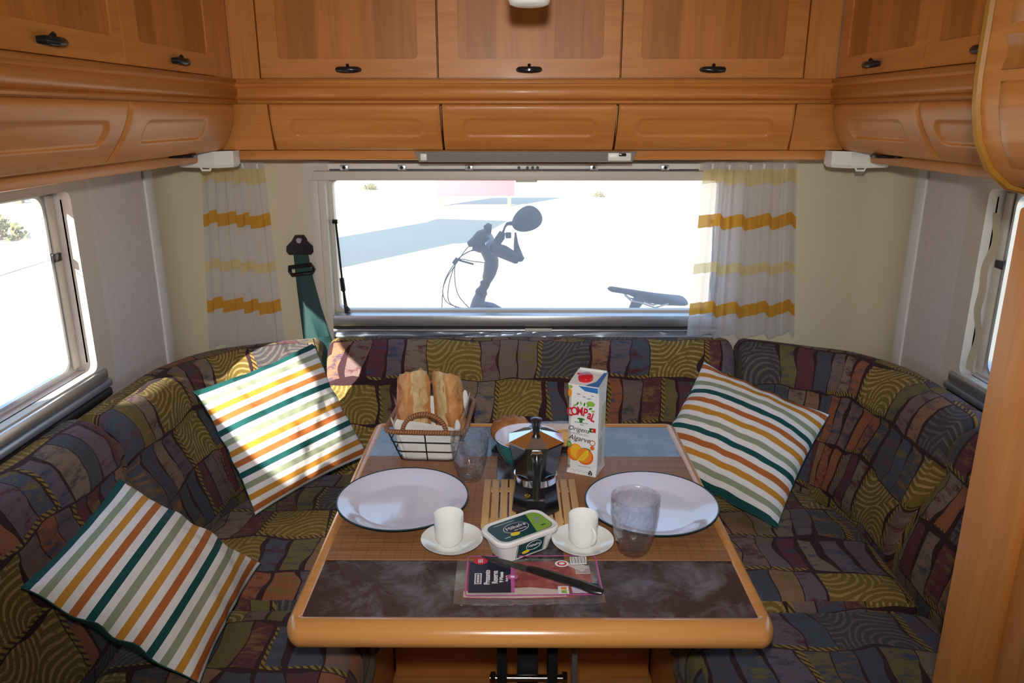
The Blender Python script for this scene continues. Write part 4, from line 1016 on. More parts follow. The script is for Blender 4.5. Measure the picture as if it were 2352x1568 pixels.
for k, (x, z, a) in enumerate(((-.018, .164, 30), (-.012, .169, 60), (-.004, .171, 100), (.004, .169, 80), (.012, .166, 40), (.018, .161, 20), (.024, .156, 10))):
    ell(0, 0, .0045, .002, M['pleaf'] if k % 2 else M['pgreen'], 'leaf_print', M_=Matrix(((1, 0, 0, x), (0, 0, 1, fy), (0, 1, 0, z), (0, 0, 0, 1))) @ Matrix.Rotation(R(a), 4, 'Z'))
for ch, x, z, a in (('C', -.029, .146, 14), ('O', -.0185, .1495, 8), ('M', -.006, .151, 0), ('P', .0065, .1495, -8), ('a', .0165, .1455, -12), ('L', .0245, .1405, -16)):
    text(ch, .0270 if ch != 'a' else .029, M['red'], ct, (x, fy - .0003, z), (R(90), R(-a), 0), bold=.0007, sx=.74)
ell(-.003, .130, .004, .006, M['pleaf'], 'tree_print'); rct(-.018, .013, .1245, .1258, M['pleaf'], 'tree_print'); ell(-.003, .134, .009, .0022, M['pleaf'], 'tree_print')
text('1952', .0048, M['pleaf'], ct, (-.001, fy - .0003, .1205), FR)
text('Origens', .0155, M['pblack'], ct, (-.008, fy - .0003, .1085), (R(90), R(3), 0), shear=.3)
text('LARANJA DO', .0062, M['pgrey'], ct, (-.006, fy - .0003, .0975), (R(90), R(2), 0), sx=1.1)
text('Algarve', .0165, M['pblack'], ct, (-.006, fy - .0003, .0865), (R(90), R(3), 0), shear=.3)
rct(.017, .0235, .106, .116, M['pflagg'], 'flag_print', fy - .0002); rct(.0235, .032, .1065, .1165, M['red'], 'flag_print', fy - .0002); ell(.0235, .111, .002, .002, M['pyellow'], 'flag_print', fy - .0004)
ell(.025, .081, .0068, .0075, plain('print_badge', (0.55, 0.22, 0.14), .5), 'badge_print'); ell(.025, .081, .0045, .0045, M['pwhite'], 'badge_print', fy - .0003); ell(.025, .069, .005, .005, M['ppeel'], 'badge_print')
ell(-.029, .070, .0055, .0075, M['pleaf'], 'seal_print', fy - .0006); ell(-.029, .070, .0035, .005, M['pgreen'], 'seal_print', fy - .0009)
ell(-.016, .052, .0175, .020, M['ppeel'], 'orange_print'); ell(-.013, .054, .0165, .0195, M['porange'], 'orange_print', fy - .0002); ell(-.012, .055, .0135, .0165, M['pulp'], 'orange_print', fy - .0004)
ell(.010, .062, .012, .005, M['pleaf'], 'leaf_print', fy - .0005)
ell(.009, .046, .0195, .0195, M['ppeel'], 'orange_print', fy - .0006); ell(.007, .048, .0175, .0175, M['porange'], 'orange_print', fy - .0008)
MB().add([(-.010, fy - .001, .034), (.006, fy - .001, .036), (.017, fy - .001, .050), (.016, fy - .001, .063), (.010, fy - .001, .060)], [[0, 1, 2, 3, 4]]).build('orange_print', M['pyellow'], ct, False)
MB().add([(-.006, fy - .0012, .037), (.006, fy - .0012, .040), (.014, fy - .0012, .050), (.0135, fy - .0012, .058), (.009, fy - .0012, .056)], [[0, 1, 2, 3, 4]]).build('orange_print', M['pulp'], ct, False)
text('ALGARVE', .0045, M['pgrey'], ct, (.008, fy - .0003, .0215), FR, sx=1.6)
text('*', .020, M['pblack'], ct, (-.029, fy - .0003, .012), FR)
MB().tube([(-.022 + i * .0035, fy - .0002, .0085 + .003 * math.sin(i * 2.1)) for i in range(12)], .0004, 5).build('line_print', M['pgrey'], ct)
MB().add([(x, fy - .0002, z) for x, z in ((.022, .0015), (.0265, .004), (.0265, .009), (.022, .015), (.0175, .009), (.0175, .004))], [[5, 4, 3, 2, 1, 0]]).build('drop_print', M['pblack'], ct, False)
text('2', .010, M['pwhite'], ct, (.022, fy - .0006, .0062), FR)
# small print on the right face
for i in range(16):
    z = .020 + i * .0042
    MB().add([(hw + .0005, -.018, z), (hw + .0005, .004 + .010 * random.random(), z), (hw + .0005, .004, z + .0017), (hw + .0005, -.018, z + .0017)], [[0, 1, 2, 3]]).build('small_print', M['pgrey'], ct, False)
MB().add([(hw + .0005, -.006, .100), (hw + .0005, .022, .105), (hw + .0005, .024, .165), (hw + .0005, -.002, .160)], [[0, 1, 2, 3]]).build('tinted_print', plain('print_pale_green', (0.55, 0.58, 0.36), .5), ct, False)

# ---- margarine tub
tbm = empty('margarine_tub', (.009, 1.264, ZT_), R(34), 'white margarine tub with dark green label in front of the coffee pot', 'tub'); tbm.scale = (1, 1, .84)
def roundoct(a, c): return rrect(-a, a, -c, c, min(a, c) * .55, 6)
b = MB(); A = roundoct(.051, .028); Bq = roundoct(.064, .038); n = len(A)
b.add([(x, y, .0) for x, y in A] + [(x, y, .048) for x, y in Bq], [list(range(n))[::-1]] + [[i, (i + 1) % n, n + (i + 1) % n, n + i] for i in range(n)]); b.build('tub_body', M['tubwhite'], tbm, True, 40)
b = MB(); l0 = roundoct(.067, .041); l1 = roundoct(.068, .042); l2 = roundoct(.065, .039); l3 = roundoct(.061, .035)
for i, (lp, z) in enumerate(((l0, .044), (l1, .046), (l1, .053), (l2, .0555), (l3, .0535))): b.v += [(x, y, z) for x, y in lp]
for k in range(4):
    for i in range(n): b.f.append([k * n + i, k * n + (i + 1) % n, (k + 1) * n + (i + 1) % n, (k + 1) * n + i]); b.mi.append(0); b.uv.append([(0, 0)] * 4)
b.f.append([4 * n + i for i in range(n)]); b.mi.append(0); b.uv.append([(0, 0)] * n)
lid = b.build('lid', M['tubwhite'], tbm, True, 40)
zl = .0539
lb = [(x, y) for x, y in roundoct(.0585, .0325)]
MB().add([(x, y, zl) for x, y in lb], [list(range(n))]).build('lid_label', M['ptealdk'], lid, False)
gx = [(x, y) for x, y in lb if x > .024]; gx = [(.016, -.0325)] + sorted([p for p in lb if p[0] > .0262], key=lambda p: math.atan2(p[1], p[0] - .03)) + [(.034, .0325)]
MB().add([(x * .99, y * .97, zl + .0003) for x, y in gx], [list(range(len(gx)))]).build('green_print', M['pgreen'], lid, False)
def flat(pts, z, mat, name, parent): return MB().add([(x, y, z) for x, y in pts], [list(range(len(pts)))]).build(name, mat, parent, False)
el = lambda cx, cy, rx, ry: [(cx + rx * math.cos(R(a)), cy + ry * math.sin(R(a))) for a in range(0, 360, 12)]
flat(el(-.008, .001, .0265, .0165), zl + .0003, M['pwhite'], 'oval_print', lid); flat(el(-.008, .001, .0252, .0152), zl + .0006, M['navy'], 'oval_print', lid)
text('Milhafre', .0135, M['pwhite'], lid, (-.008, .0035, zl + .0009), (0, 0, R(2)), shear=.15); text('dos Açores', .0058, M['pwhite'], lid, (-.004, -.0065, zl + .0009), (0, 0, 0), shear=.25)
for k in range(14): flat([(-.042 + k * .0032, .0236), (-.0398 + k * .0032, .0236), (-.0398 + k * .0032, .0254), (-.042 + k * .0032, .0254)], zl + .0004, M['pwhite'], 'small_print', lid)
for k in range(4): flat([(-.046 + k * .0032, -.0215), (-.0438 + k * .0032, -.0215), (-.0438 + k * .0032, -.019), (-.046 + k * .0032, -.019)], zl + .0004, M['pwhite'], 'small_print', lid)
flat(el(-.022, -.0175, .010, .0058), zl + .0010, M['pyellow'], 'butter_print', lid)
flat(el(.043, .008, .0055, .005), zl + .0006, M['pgrey'], 'badge_print', lid); flat(el(.036, -.004, .0055, .004), zl + .0006, M['pgrey'], 'badge_print', lid)
flat(el(.040, -.018, .006, .0018), zl + .0006, M['ptealdk'], 'small_print', lid)
# side label
def sl(u, v):
    z = .004 + .038 * v; y = -(.028 + (.038 - .028) * z / .048) - .0006; return (-.030 + .062 * u, y, z)
MB().grid(sl, 8, 6).build('side_label', M['ptealdk'], tbm, False)
for u in (.03, .97): MB().tube([sl(u, 0), sl(u, 1)], .0005, 5).build('label_line', M['pwhite'], tbm)
Ms = Matrix.Translation((0, -.0352, .024)) @ Matrix.Rotation(R(90) + math.atan2(.008, .048), 4, 'X')
ro = (R(90) + math.atan2(.008, .048), 0, 0)
MB().tube([(Ms @ Vector((x, y, .0004))) for x, y in el(.006, .004, .0165, .0115)], .0005, 5, True).build('oval_line', M['pwhite'], tbm)
text('Milhafre', .0085, M['pwhite'], tbm, (.006, -.0364, .028), ro, shear=.15)
MB().add([tuple(Ms @ Vector((x, y, .0008))) for x, y in el(-.011, -.007, .0085, .0045)], [list(range(30))]).build('butter_print', M['pyellow'], tbm, False)

# ---- ham packet
hp = empty('ham_packet', (.024, 1.166, .7206), R(1), 'clear plastic packet of sliced cured ham with pink border at the table front', 'packet')
def filmtop(u, v):
    x = -.128 + .254 * u; y = -.068 + .134 * v; e = min(u, 1 - u) * 8; g = min(v, 1 - v) * 6
    return (x, y, .001 + .0075 * min(1, e) * min(1, g) + .0012 * math.sin(x * 90 + y * 40) * min(1, g))
MB().grid(filmtop, 60, 30).build('film_top', M['film'], hp, True, 80)
MB().prism(rrect(-.128, .126, -.068, .066, .012), 0, .0008).build('tray_base', M['film'], hp, False)
MB().prism([(-.112, -.052), (-.020, -.055), (.070, -.052), (.108, -.040), (.110, .035), (.06, .052), (-.06, .054), (-.108, .048)], .0010, .0030).build('ham_slices', M['ham'], hp, True, 30)
MB().prism([(-.112, -.052), (-.02, -.0555), (.062, -.052), (.060, -.034), (.0, -.026), (-.05, -.030), (-.112, -.036)], .0031, .0036).build('ham_fat', M['fat'], hp, False)
MB().prism([(.065, .045), (.095, .020), (.108, .034), (.09, .05)], .0031, .0036).build('ham_fat', M['fat'], hp, False)
zf = .0105
flat([(-.104, -.050), (-.031, -.050), (-.031, .030), (-.055, .037), (-.072, .044), (-.104, .040)], zf, M['navy'], 'navy_label', hp)
pk = rrect(-.108, .122, -.058, .060, .006)
MB().tube([(x, y, zf) for x, y in pk], .0014, 6, True, flat=.3).build('pink_border', M['pink'], hp)
flat([(-.0315, -.050), (-.0255, -.050), (-.0255, .040), (-.0315, .040)], zf + .0003, M['pink'], 'pink_bar', hp)
flat(el(-.0285, -.006, .010, .008), zf + .0006, M['pink'], 'pink_seal', hp); flat(el(-.0285, -.006, .004, .0032), zf + .0009, M['pwhite'], 'seal_dot', hp)
flat(el(-.085, .044, .013, .011), zf + .0003, M['red'], 'red_badge', hp)
for dx in (-.003, 0, .003): flat([(-.085 + dx - .0008, .038), (-.085 + dx + .0008, .038), (-.085 + dx + .0008, .050), (-.085 + dx - .0008, .050)], zf + .0006, M['pwhite'], 'badge_stripe', hp)
V90 = (0, 0, R(90))
text('Presunto', .0145, M['pwhite'], hp, (-.072, -.006, zf + .0004), V90, bold=.0002, sx=.82); text('Reserva', .0145, M['pwhite'], hp, (-.0585, -.006, zf + .0004), V90, bold=.0002, sx=.82)
text('9 Meses', .0095, M['pwhite'], hp, (-.0475, -.006, zf + .0004), V90, bold=.0003); text('fatiado', .0065, M['pwhite'], hp, (-.0385, -.010, zf + .0004), V90)
flat([(-.094, -.026), (-.082, -.026), (-.082, .006), (-.094, .006)], zf + .0003, M['pwhite'], 'logo_box', hp); flat([(-.092, -.024), (-.084, -.024), (-.084, .004), (-.092, .004)], zf + .0005, M['navy'], 'logo_box', hp)
for k in range(5): flat([(-.0902, -.022 + k * .005), (-.0858, -.022 + k * .005), (-.0858, -.0185 + k * .005), (-.0902, -.0185 + k * .005)], zf + .0007, M['pwhite'], 'logo_mark', hp)
flat(el(.060, .034, .0125, .0105), zf + .0003, M['pwhite'], 'round_sticker', hp); flat(el(.060, .034, .0085, .007), zf + .0005, M['red'], 'round_sticker', hp); flat(el(.060, .034, .005, .004), zf + .0007, M['pwhite'], 'round_sticker', hp)
flat([(.075, .030), (.104, .032), (.106, .056), (.076, .056)], zf + .0003, M['pwhite'], 'barcode_label', hp)
for i in range(14):
    x = .078 + i * .0019; w_ = .0005 + .0006 * ((i * 7) % 3 == 0); flat([(x, .035), (x + w_, .035), (x + w_, .055), (x, .055)], zf + .0005, M['pblack'], 'barcode_bar', hp)
for i in range(8):
    y = .026 - i * .0034; flat([(.082, y), (.108, y), (.108, y + .0014), (.082, y + .0014)], zf + .0003, M['pwhite'], 'text_line', hp)
flat([(.048, -.056), (.066, -.056), (.066, -.034), (.048, -.034)], zf + .0003, M['pwhite'], 'score_label', hp)
flat([(.053, -.054), (.062, -.054), (.062, -.046), (.053, -.046)], zf + .0005, M['pgreen'], 'score_patch', hp); flat([(.053, -.044), (.062, -.044), (.062, -.037), (.053, -.037)], zf + .0005, M['porange'], 'score_patch', hp)
flat([(.072, -.054), (.098, -.054), (.096, -.026), (.070, -.024)], zf + .0003, plain('print_lilac', (0.62, 0.52, 0.62), .5), 'date_label', hp)
flat([(.100, -.052), (.118, -.052), (.118, -.028), (.100, -.024)], zf + .0003, M['navy'], 'navy_label', hp)
for k in range(3): flat(el(.1045 + k * .0045, -.042, .0016, .0026), zf + .0006, M['pwhite'], 'small_print', hp)

# ---- knife
kn = empty('table_knife', (0, 0, 0), 0, 'black table knife lying across the ham packet', 'knife')
ka, kb = Vector((-.061, 1.212, .7385)), Vector((.146, 1.106, .7370)); kd = (kb - ka).normalized(); ks = Vector((kd.y, -kd.x, 0)).normalized()
kn.location = ka
def kp(t, s_, z): p = kd * t + ks * s_; return (p.x, p.y, p.z + z)
L_ = (kb - ka).length
b = MB(); prof = [(0, -.001), (.02, -.0075), (.05, -.0105), (.098, -.0105), (.098, .0045), (.02, .0035)]
b.add([kp(t, s_, .0012) for t, s_ in prof] + [kp(t, s_, -.0002) for t, s_ in prof], [[5, 4, 3, 2, 1, 0], list(range(6, 12))] + [[i, (i + 1) % 6, 6 + (i + 1) % 6, 6 + i] for i in range(6)])
bm = bmesh.new(); me = bpy.data.meshes.new('t'); me.from_pydata(b.v, [], b.f); bm.from_mesh(me); MB().bm(bm).build('blade', plain('black_coated_blade', (0.035, 0.032, 0.033), .3), kn, False)
MB().tube([kp(.092, -.003, .002), kp(.12, -.003, .003), kp(.19, -.001, .003), kp(L_ - .012, .001, .002), kp(L_, .001, .002)], [.0075, .0095, .0105, .0105, .006], 12, flat=.55).build('handle', M['black'], kn)

# ---- strip light, curtain rail, corner boxes, downlights, pendant lamp
sl_ = empty('strip_light', (.026, 2.075, 1.392), 0, 'clear ribbed strip light below the rear flap lockers', 'lamp')
b = MB(); P = [(-.292, .013), (.292, .013), (.278, -.013), (-.278, -.013)]
b.add([(x, -.016 if z < 0 else -.004, z) for x, z in P] + [(x, .022, z) for x, z in P], [[3, 2, 1, 0], [4, 5, 6, 7]] + [[i, (i + 1) % 4, 4 + (i + 1) % 4, 4 + i] for i in range(4)]); b.build('diffuser', M['diff'], sl_, False)
MB().box((.215, -.0185, -.010), (.275, -.008, .011), .002).build('switch_housing', M['box'], sl_)
MB().box((.243, -.020, .002), (.262, -.012, .010), .001).build('switch', M['black'], sl_)
MB().box((-.275, -.017, -.009), (-.258, -.008, .009), .002).build('end_cap', M['box'], sl_)
for z in range(9): MB().tube([(-.255, -.0045 - .0125 * z / 9, .011 - .0026 * z), (.21, -.0045 - .0125 * z / 9, .011 - .0026 * z)], .0009, 5).build('rib', M['diff'], sl_)

rl = empty('curtain_rail', (.03, YB - .034, 1.350), 0, 'pale metal curtain rail with gliders along the window top', 'curtain rail')
MB().box((-.585, -.008, -.010), (.515, .007, .010), .002).build('rail', M['box'], rl)
MB().box((-.58, -.0085, -.0095), (.51, -.0078, -.0060)).build('slot', M['alu_dark'], rl, False)
for x in (-.535, -.365, -.167, .200, .410):
    g = MB().box((x - .012, -.016, -.010), (x + .012, -.007, .006), .002).build('glider', M['alu'], rl)
    MB().tube([(x, -.019, -.001), (x, -.015, -.001)], .005, 10).build('glider_wheel', M['black'], g)
for x in (-.02, .005, .02, .035): MB().tube([(x, -.013, -.002), (x, -.007, -.002)], .0045, 10).build('rail_stop', M['alu_dark'], rl)

def corner_box(sx, x_in, x_out, label):
    """white housing tucked into the corner under the flap lockers; x_in is the room-centre end"""
    t = empty('corner_housing', ((x_in + x_out) / 2, 2.06, 1.366), 0, label, 'housing', 'white wedge-shaped housings in the rear corners'); cx = (x_in + x_out) / 2
    P = [(x_out, .038), (x_out, -.012), (x_in - sx * .002 + sx * .038, -.046), (x_in, -.010), (x_in, .038)]
    P = [(x - cx, y) for x, y in P]; n = 5
    b = MB(); b.add([(x * .93, y * .85, 0) for x, y in P] + [(x, y, .008) for x, y in P] + [(x, y, .042) for x, y in P],
        [list(range(5)), [10, 11, 12, 13, 14]] + [[k * 5 + i, k * 5 + (i + 1) % 5, k * 5 + 5 + (i + 1) % 5, k * 5 + 5 + i] for k in (0, 1) for i in range(5)])
    bm = bmesh.new(); me = bpy.data.meshes.new('t'); me.from_pydata(b.v, [], b.f); bm.from_mesh(me)
    MB().bm(bm).build('case', M['box'], t, False)
    MB().tube([(-.014, -.015, .002), (-.010, -.015, -.007), (.010, -.015, -.007), (.014, -.015, .002)], .003, 8).build('pull', M['box'], t)
    return t
corner_box(-1, -.735, -.880, 'white wedge housing in the left rear corner above the curtain'); corner_box(1, .820, .972, 'white wedge housing in the right rear corner under the lockers')
for x, l in ((-.795, 'black round downlight under the left flap lockers'), (.878, 'black round downlight under the right flap lockers')):
    t = tag(MB().lathe([(.036, 0), (.042, -.003), (.040, -.008), (.02, -.006), (0, -.005)], 28).build('downlight', M['black'], None), l, 'lamp', 'black downlights'); t.location = (x, 1.86, 1.4095)

pl = empty('pendant_lamp', (.021, 1.30, 1.661), 0, 'white plastic pendant lamp hanging at the top centre', 'lamp')
b = MB(); rs_ = [(.0, .0), (.024, .0005), (.0305, .003), (.0335, .010), (.034, .03), (.034, .11), (.030, .118), (0, .118)]
b.lathe([(r, z) for r, z in rs_], 40); b.build('shade', plain('lamp_white', (0.72, 0.70, 0.64), .35, var=.01), pl, True, 50)
MB().lathe([(.008, .117), (.008, ZC - 1.661)], 12).build('stem', M['box'], pl)
MB().lathe([(.030, ZC - 1.661 - .012), (.030, ZC - 1.661)], 24).build('ceiling_rose', M['box'], pl)

# ---- curtains
def curtain(x0t, x1t, x0b, x1b, y, zt, zb, folds, amp, label, seed):
    t = empty('curtain', ((x0t + x1t) / 2, y, zb), 0, label, 'curtain', 'sheer curtains with woven yellow bands'); cx = (x0t + x1t) / 2
    def fn(u, v):
        xa, xb = lerp(x0b, x0t, v), lerp(x1b, x1t, v)
        ph = u * folds * 6.283 + .5 * math.sin(u * 9 + seed)
        x = lerp(xa, xb, u) + .004 * math.sin(ph * .5 + 1)
        sw = (u * folds + .12 * math.sin(u * 11 + seed)) % 1.0
        x += .010 * math.sin(6.283 * sw) * (1 - .4 * v)
        yy = amp * (.6 + .4 * (1 - v)) * (1.6 * (sw - .5) + .5 * math.sin(6.283 * sw)) + .2 * amp * math.sin(ph * 2.3 + seed)
        if v > .94: yy *= 1 - (v - .94) / .06 * .5
        z = lerp(zb, zt, v) + (.012 * (sw - .5) + .004 * math.sin(u * 5 + seed)) * (1 if v < .96 else .3)
        return (x - cx, yy, z - zb)
    MB().grid(fn, 110, 50, lambda u, v: (u, (lerp(zb, zt, v) - .78) / .60)).build('sheer_panel', M['sheer'], t, True, 80)
    for k in range(folds + 1):
        u = (k + .5) / (folds + 1); p = fn(u, .985)
        MB().tube([(p[0], p[1], p[2] - .012), (p[0], p[1] - .003, p[2] + .004)], .0035, 6).build('pleat_hook', M['box'], t)
    return t
curtain(-.935, -.745, -.975, -.725, 2.322, 1.366, .79, 4, .012, 'left sheer curtain beside the green seat belt', .4)
curtain(.540, .812, .520, .855, 2.290, 1.366, .842, 4, .018, 'right sheer curtain hanging over the window edge', 2.2)

# ---- seat belt
sbt = empty('seat_belt', (-.660, YB, 1.12), 0, 'dark green seat belt on the wall left of the rear window', 'seat belt')
def webbing(pts, w, name):
    b = MB(); n = len(pts)
    for (x, y, z, tw) in pts:
        for d in (-w / 2, w / 2): b.v.append((x + d * math.cos(tw), y + d * math.sin(tw), z))
        for d in (-w / 2, w / 2): b.v.append((x + d * math.cos(tw), y + .0015 + d * math.sin(tw), z))
    for i in range(n - 1):
        a, c = i * 4, i * 4 + 4
        for q in ([a, a + 1, c + 1, c], [a + 3, a + 2, c + 2, c + 3], [a + 2, a, c, c + 2], [a + 1, a + 3, c + 3, c + 1]): b.f.append(q); b.mi.append(0); b.uv.append([(0, 0)] * 4)
    return b.build(name, M['belt'], sbt, True, 60)
webbing([(.000, -.020, -.028, 0), (.004, -.022, -.15, .05), (.012, -.024, -.305, .1)], .048, 'webbing_strap')
webbing([(.000, -.026, -.028, 0), (.012, -.032, -.11, .1), (.032, -.040, -.20, .25), (.068, -.075, -.295, .5), (.09, -.12, -.36, .8)], .046, 'webbing_strap')
ap = MB().prism([(-.012, .026), (.012, .026), (.022, .010), (.040, -.008), (.042, -.024), (.034, -.034), (-.034, -.034), (-.042, -.024), (-.040, -.008), (-.022, .010)], -.030, -.016, M=Matrix(((1, 0, 0, 0), (0, 0, 1, 0), (0, 1, 0, 0), (0, 0, 0, 1)))).build('anchor_cover', M['black'], sbt, True, 30)
MB().tube([(0, -.034, .010), (0, -.028, .010)], .008, 14).build('anchor_bolt', M['chrome'], ap)
MB().tube([(0, -.018, .0), (0, -.001, .0)], .012, 12).build('anchor_spacer', M['black'], ap)
MB().tube([(-.036, -.030, -.084), (-.034, -.040, -.071), (.036, -.042, -.062), (.040, -.036, -.078), (.034, -.032, -.089), (-.030, -.030, -.097)], .0065, 8, True).build('belt_tongue', M['black'], sbt)

# ------------------------------------------------------------------ outside
g = MB().box((-90, YB - 30, -.75), (90, 120, -.6)).build('ground_outside', M['sand'], None, False); struct(g)
# bicycle on a rack behind the rear window: the bike stands across the van, front wheel to the left
BY_ = 2.68
bi = empty('bicycle', (-.1, BY_, .0), 0, 'dark bicycle with mirror and black saddle on the rear rack', 'bicycle')
def bp_(x, z, y=-.02): return (x + .1, y, z)
fr = MB(); fr.tube([bp_(-.190, .62), bp_(-.150, .79), bp_(-.132, .862), bp_(-.120, .892)], [.026, .028, .023, .019], 14); fr.tube([bp_(-.150, .852), bp_(-.09, .828), bp_(.10, .72), bp_(.44, .60)], [.018, .030, .026, .022], 14); fr.tube([bp_(-.175, .68), bp_(.25, .17)], .026, 12); fr.tube([bp_(.43, .68), bp_(.38, .45), bp_(.25, .17)], .018, 12)
fr.tube([bp_(.25, .17), bp_(.70, .18)], .014, 10); fr.tube([bp_(.42, .60), bp_(.70, .18)], .012, 10); fr.build('frame', M['bikeframe'], bi)
MB().tube([bp_(-.190, .62, .045), bp_(-.28, .18, .05)], .014, 10).tube([bp_(-.190, .62, -.045), bp_(-.28, .18, -.05)], .014, 10).build('fork', M['bikeframe'], bi)
for x in (-.28, .70):
    w = MB().tube([bp_(x + .33 * math.cos(R(a)), .18 + .33 * math.sin(R(a))) for a in range(0, 360, 8)], .022, 8, True).build('wheel', M['rubber'], bi)
    for a in range(0, 360, 20): MB().tube([bp_(x, .18), bp_(x + .31 * math.cos(R(a)), .18 + .31 * math.sin(R(a)))], .0012, 4).build('spoke', M['alu'], w)
MB().tube([bp_(-.125, .885), bp_(-.119, .897), bp_(-.116, .906), bp_(-.110, .915), bp_(-.108, .925), bp_(-.102, .932), bp_(-.098, .945), bp_(-.090, .965), bp_(-.085, .99), bp_(-.083, 1.008), bp_(-.093, 1.03), bp_(-.100, 1.05)], [.021, .022, .016, .016, .019, .015, .020, .023, .026, .025, .024, .026], 12).build('stem', M['rubber'], bi)
MB().tube([bp_(-.105, 1.052, .25), bp_(-.090, 1.062, .06), bp_(-.085, 1.062, -.06), bp_(-.100, 1.055, -.10)], .017, 12).build('handlebar', M['rubber'], bi)
MB().tube([bp_(-.085, 1.062, -.07), bp_(-.040, 1.048, -.08), bp_(.006, 1.026, -.09), bp_(.012, 1.024, -.09)], [.022, .024, .019, .014], 12).build('grip', M['rubber'], bi)
MB().tube([bp_(-.162, 1.068, -.05), bp_(-.140, 1.080, -.052), bp_(-.118, 1.096, -.055), bp_(-.095, 1.108, -.06)], [.010, .017, .024, .020], 12).build('shifter', M['rubber'], bi)
MB().tube([bp_(-.145, 1.062, -.045), bp_(-.125, 1.060, -.05), bp_(-.105, 1.058, -.05)], [.014, .020, .020], 12).build('brake_clamp', M['rubber'], bi)
MB().tube([bp_(-.106, 1.118, -.04), bp_(-.092, 1.122, -.04), bp_(-.082, 1.121, -.04)], [.014, .021, .015], 12).build('bell', M['rubber'], bi)
MB().tube([bp_(-.065, 1.075, -.05), bp_(-.050, 1.096, -.05), bp_(-.044, 1.112, -.05)], [.015, .015, .011], 10).build('mirror_clamp', M['rubber'], bi)
MB().box((.1 - .034, -.072, 1.093), (.1 - .014, -.058, 1.113), .002, M=None).build('reflector', M['rubber'], bi)
MB().tube([bp_(-.044, 1.108, -.05), bp_(-.036, 1.130, -.05), bp_(-.028, 1.140, -.05), bp_(-.010, 1.142, -.05)], [.004, .004, .006, .008], 8).build('mirror_arm', M['rubber'], bi)
MB().tube([bp_(.000, 1.112, -.06), bp_(.002, 1.075, -.07), bp_(.010, 1.035, -.085), bp_(.014, 1.024, -.09), bp_(.014, 1.018, -.09)], [.003, .008, .016, .018, .010], 12).build('brake_lever', M['rubber'], bi)
def mir(u, v):
    a = 2 * math.pi * u; r = v; k = 1 + .20 * math.cos(a - R(205))
    x = .053 * r * math.cos(a) * k; z = .042 * r * math.sin(a); q = R(24)
    return (.1 + .046 + x * math.cos(q) - z * math.sin(q), -.060 - .020 * (1 - r ** 2.5), 1.160 + x * math.sin(q) + z * math.cos(q))
ms = MB().grid(mir, 40, 8).build('mirror_shell', M['rubber'], bi, True, 80)
def mir2(u, v): p = mir(u, v); return (p[0], -.055, p[2])
MB().grid(mir2, 40, 4, flip=True).build('mirror_glass', M['chrome'], ms)
for pts in ([(-.155, 1.070), (-.18, 1.04), (-.207, 1.0), (-.240, .95), (-.255, .90), (-.235, .86), (-.17, .838)], [(-.145, 1.052), (-.185, 1.03), (-.207, 1.005), (-.232, .93), (-.235, .87), (-.205, .84), (-.20, .80)], [(-.115, 1.045), (-.16, 1.045), (-.205, 1.01), (-.247, .94), (-.258, .86), (-.265, .70)], [(-.10, 1.005), (-.145, 1.010), (-.200, 1.015), (-.212, .96), (-.20, .89), (-.155, .835)]):
    P = smooth_path(pts, 6); MB().tube([bp_(p.x, p.y, -.05) for p in P], .0017, 6).build('cable', M['rubber'], bi)
MB().tube([bp_(-.195, 1.014, -.05), bp_(-.145, 1.000, -.05)], .0035, 8).build('cable_adjuster', M['rubber'], bi)
MB().tube([bp_(-.214, 1.002, -.05), bp_(-.200, 1.020, -.05)], .008, 8).build('cable_tie', M['rubber'], bi)
MB().tube([bp_(-.205, .838, -.05), bp_(-.19, .840, -.05), bp_(-.165, .837, -.05)], [.002, .005, .002], 8).build('noodle', M['rubber'], bi)
def sad(u, v):
    x = u; w = .018 + .055 * max(0, (u - .45) / .55) ** 1.4; a = math.pi * 2 * v
    e = min(1, (u / .05)) ** .5 * min(1, (1 - u) / .05) ** .5; sa = math.sin(a)
    th = .010 if sa > 0 else .010 + .020 * max(0, math.sin(math.pi * min(1, max(0, x - .25) / .75)))
    return bp_(.326 + .290 * x, .904 - .045 * x + th * e * sa, w * e * math.cos(a) - .0)
sd = MB().grid(sad, 30, 20).build('saddle', M['rubber'], bi, True, 80)
for s in (-.02, .02): MB().tube([bp_(.385, .888, s - .02), bp_(.408, .868, s - .02), bp_(.44, .862, s - .02), bp_(.495, .843, s - .02), bp_(.54, .858, s - .02)], .0033, 8).build('saddle_rail', M['alu'], sd)
MB().tube([bp_(.408, .72), bp_(.413, .82), bp_(.425, .845), bp_(.438, .866), bp_(.440, .885)], [.014, .014, .018, .021, .012], 10).build('seatpost', M['rubber'], bi)
rk = empty('bike_rack', (.1, 2.56, -.20), 0, 'metal bike rack fixed outside the rear wall', 'bike rack')
MB().box((-.75, -.14, -.02), (.85, .20, .0), .005).build('tray', M['alu'], rk)
for x in (-.45, .5): MB().tube([(x, -.14, 0), (x, -.12, .5)], .012, 8).build('upright', M['alu'], rk)

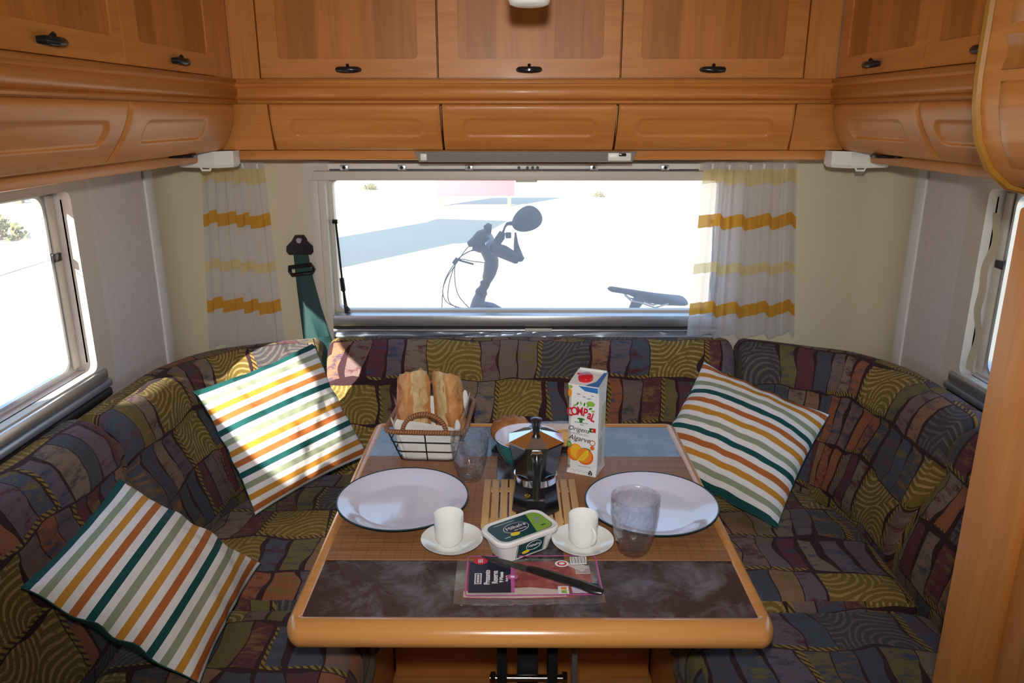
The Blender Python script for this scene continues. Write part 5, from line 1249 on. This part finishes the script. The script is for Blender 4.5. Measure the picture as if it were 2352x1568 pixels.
rb = empty('red_board', (-.95, 18.4, -.6), R(3), 'red board on posts standing far behind the bicycle', 'board')
MB().box((-.92, -.04, .24), (.92, .04, 1.15), .01).build('board', M['bench_red'], rb)  # red made a little paler and pinker for distance haze
for x in (-.80, .80): MB().box((x - .04, -.03, 0), (x + .04, .03, .3)).build('post', M['post'], rb, False)
def bushm(loc, r, label, seed):
    rs = random.Random(seed); t = empty('bush', loc, 0, label, 'bush'); b = MB()
    for i in range(220):
        d = Vector((rs.gauss(0, 1), rs.gauss(0, 1), abs(rs.gauss(0, .9)))).normalized() * r * (.55 + .5 * rs.random()); d.z *= .9
        e = Vector((rs.gauss(0, 1), rs.gauss(0, 1), rs.gauss(0, 1))).normalized() * r * .12; f = e.orthogonal().normalized() * r * .08
        b.add([d - e, d + f, d + e, d - f], [[0, 1, 2, 3]])
    o = b.build('foliage', M['bush'], t, False); o['kind'] = 'stuff'; MB().tube([(0, 0, 0), (0, 0, r * .6)], .06, 6).build('stem', M['post'], t); return t
bushm((-9.0, 13.3, -.6), .45, 'dry green bush seen through the left window', 5)
sp_ = tag(MB().lathe([(.16, 0), (.14, .5), (.13, .55), (0, .55)], 12).build('tree_stump', M['post'], None), 'short tree stump beside the bush in the left window', 'stump'); sp_.location = (-8.25, 13.3, -.6)
ba = empty('timber_barrier', (-12.2, 19.0, -.6), R(12), 'wooden rail barrier far away through the left window', 'barrier')
MB().box((-2.6, -.07, .42), (2.6, .07, .66), .02).build('rail', M['post'], ba)
for x in (-2.2, 0, 2.2): MB().box((x - .1, -.1, 0), (x + .1, .1, .5), .01).build('post', M['post'], ba)
for i, (x, y, r) in enumerate(((2.2, 20.5, .16), (5.2, 17.5, .2), (6.0, 22, .25), (4.2, 14.6, .13), (-4.2, 22.5, .2), (-5.2, 20, .12))):
    bushm((x, y, -.6), r, ['small dry tuft straight behind the mirror', 'dry tuft behind the right curtain edge', 'largest distant dry tuft at the right of the rear window', 'small tuft nearer on the right of the rear window', 'distant tuft left of the red board', 'tiny tuft at the top left of the rear window'][i], 20 + i)
# unseen box with door and window, added to cast the shadow on the sand
nc = empty('shadow_block', (-4.05, 10.3, -.6), R(-13), 'unseen white cabin outside, beyond the left rear corner', 'block')
MB().box((-.65, -1.3, 0), (.65, 1.3, 2.45), .02).build('walls', M['camper'], nc)
MB().box((-.75, -1.4, 2.45), (.75, 1.4, 2.60), .03).build('roof', M['camper'], nc)
dr = MB().box((.645, -.4, .05), (.68, .4, 2.0), .01).build('door', M['post'], nc); MB().tube([(.70, .28, 1.0), (.70, .33, 1.0)], .012, 8).build('door_handle', M['alu'], dr)
MB().box((-.35, -1.33, 1.1), (.35, -1.295, 1.8), .01).build('window', M['dkglass'], nc)
wbk = empty('sunblocker', (-1.78, -.30, -.6), 0, 'canvas windbreak on poles, unseen, added to shade the left pillow', 'sunblocker')  # unseen canvas, added to cut the sun's lower edge on the left pillow
def wbf(u, v):
    y = -.95 + 1.70 * u; return (.02 * math.sin(u * 9), y, .15 + (2.16 - .03 * math.sin(math.pi * u)) * v)
MB().grid(wbf, 30, 10).build('canvas', M['bench_red'], wbk, True, 80)
for k in range(4): MB().tube([(0, -.95 + 1.70 * k / 3, 0), (0, -.95 + 1.70 * k / 3, 2.33)], .015, 8).build('pole', M['post'], wbk)
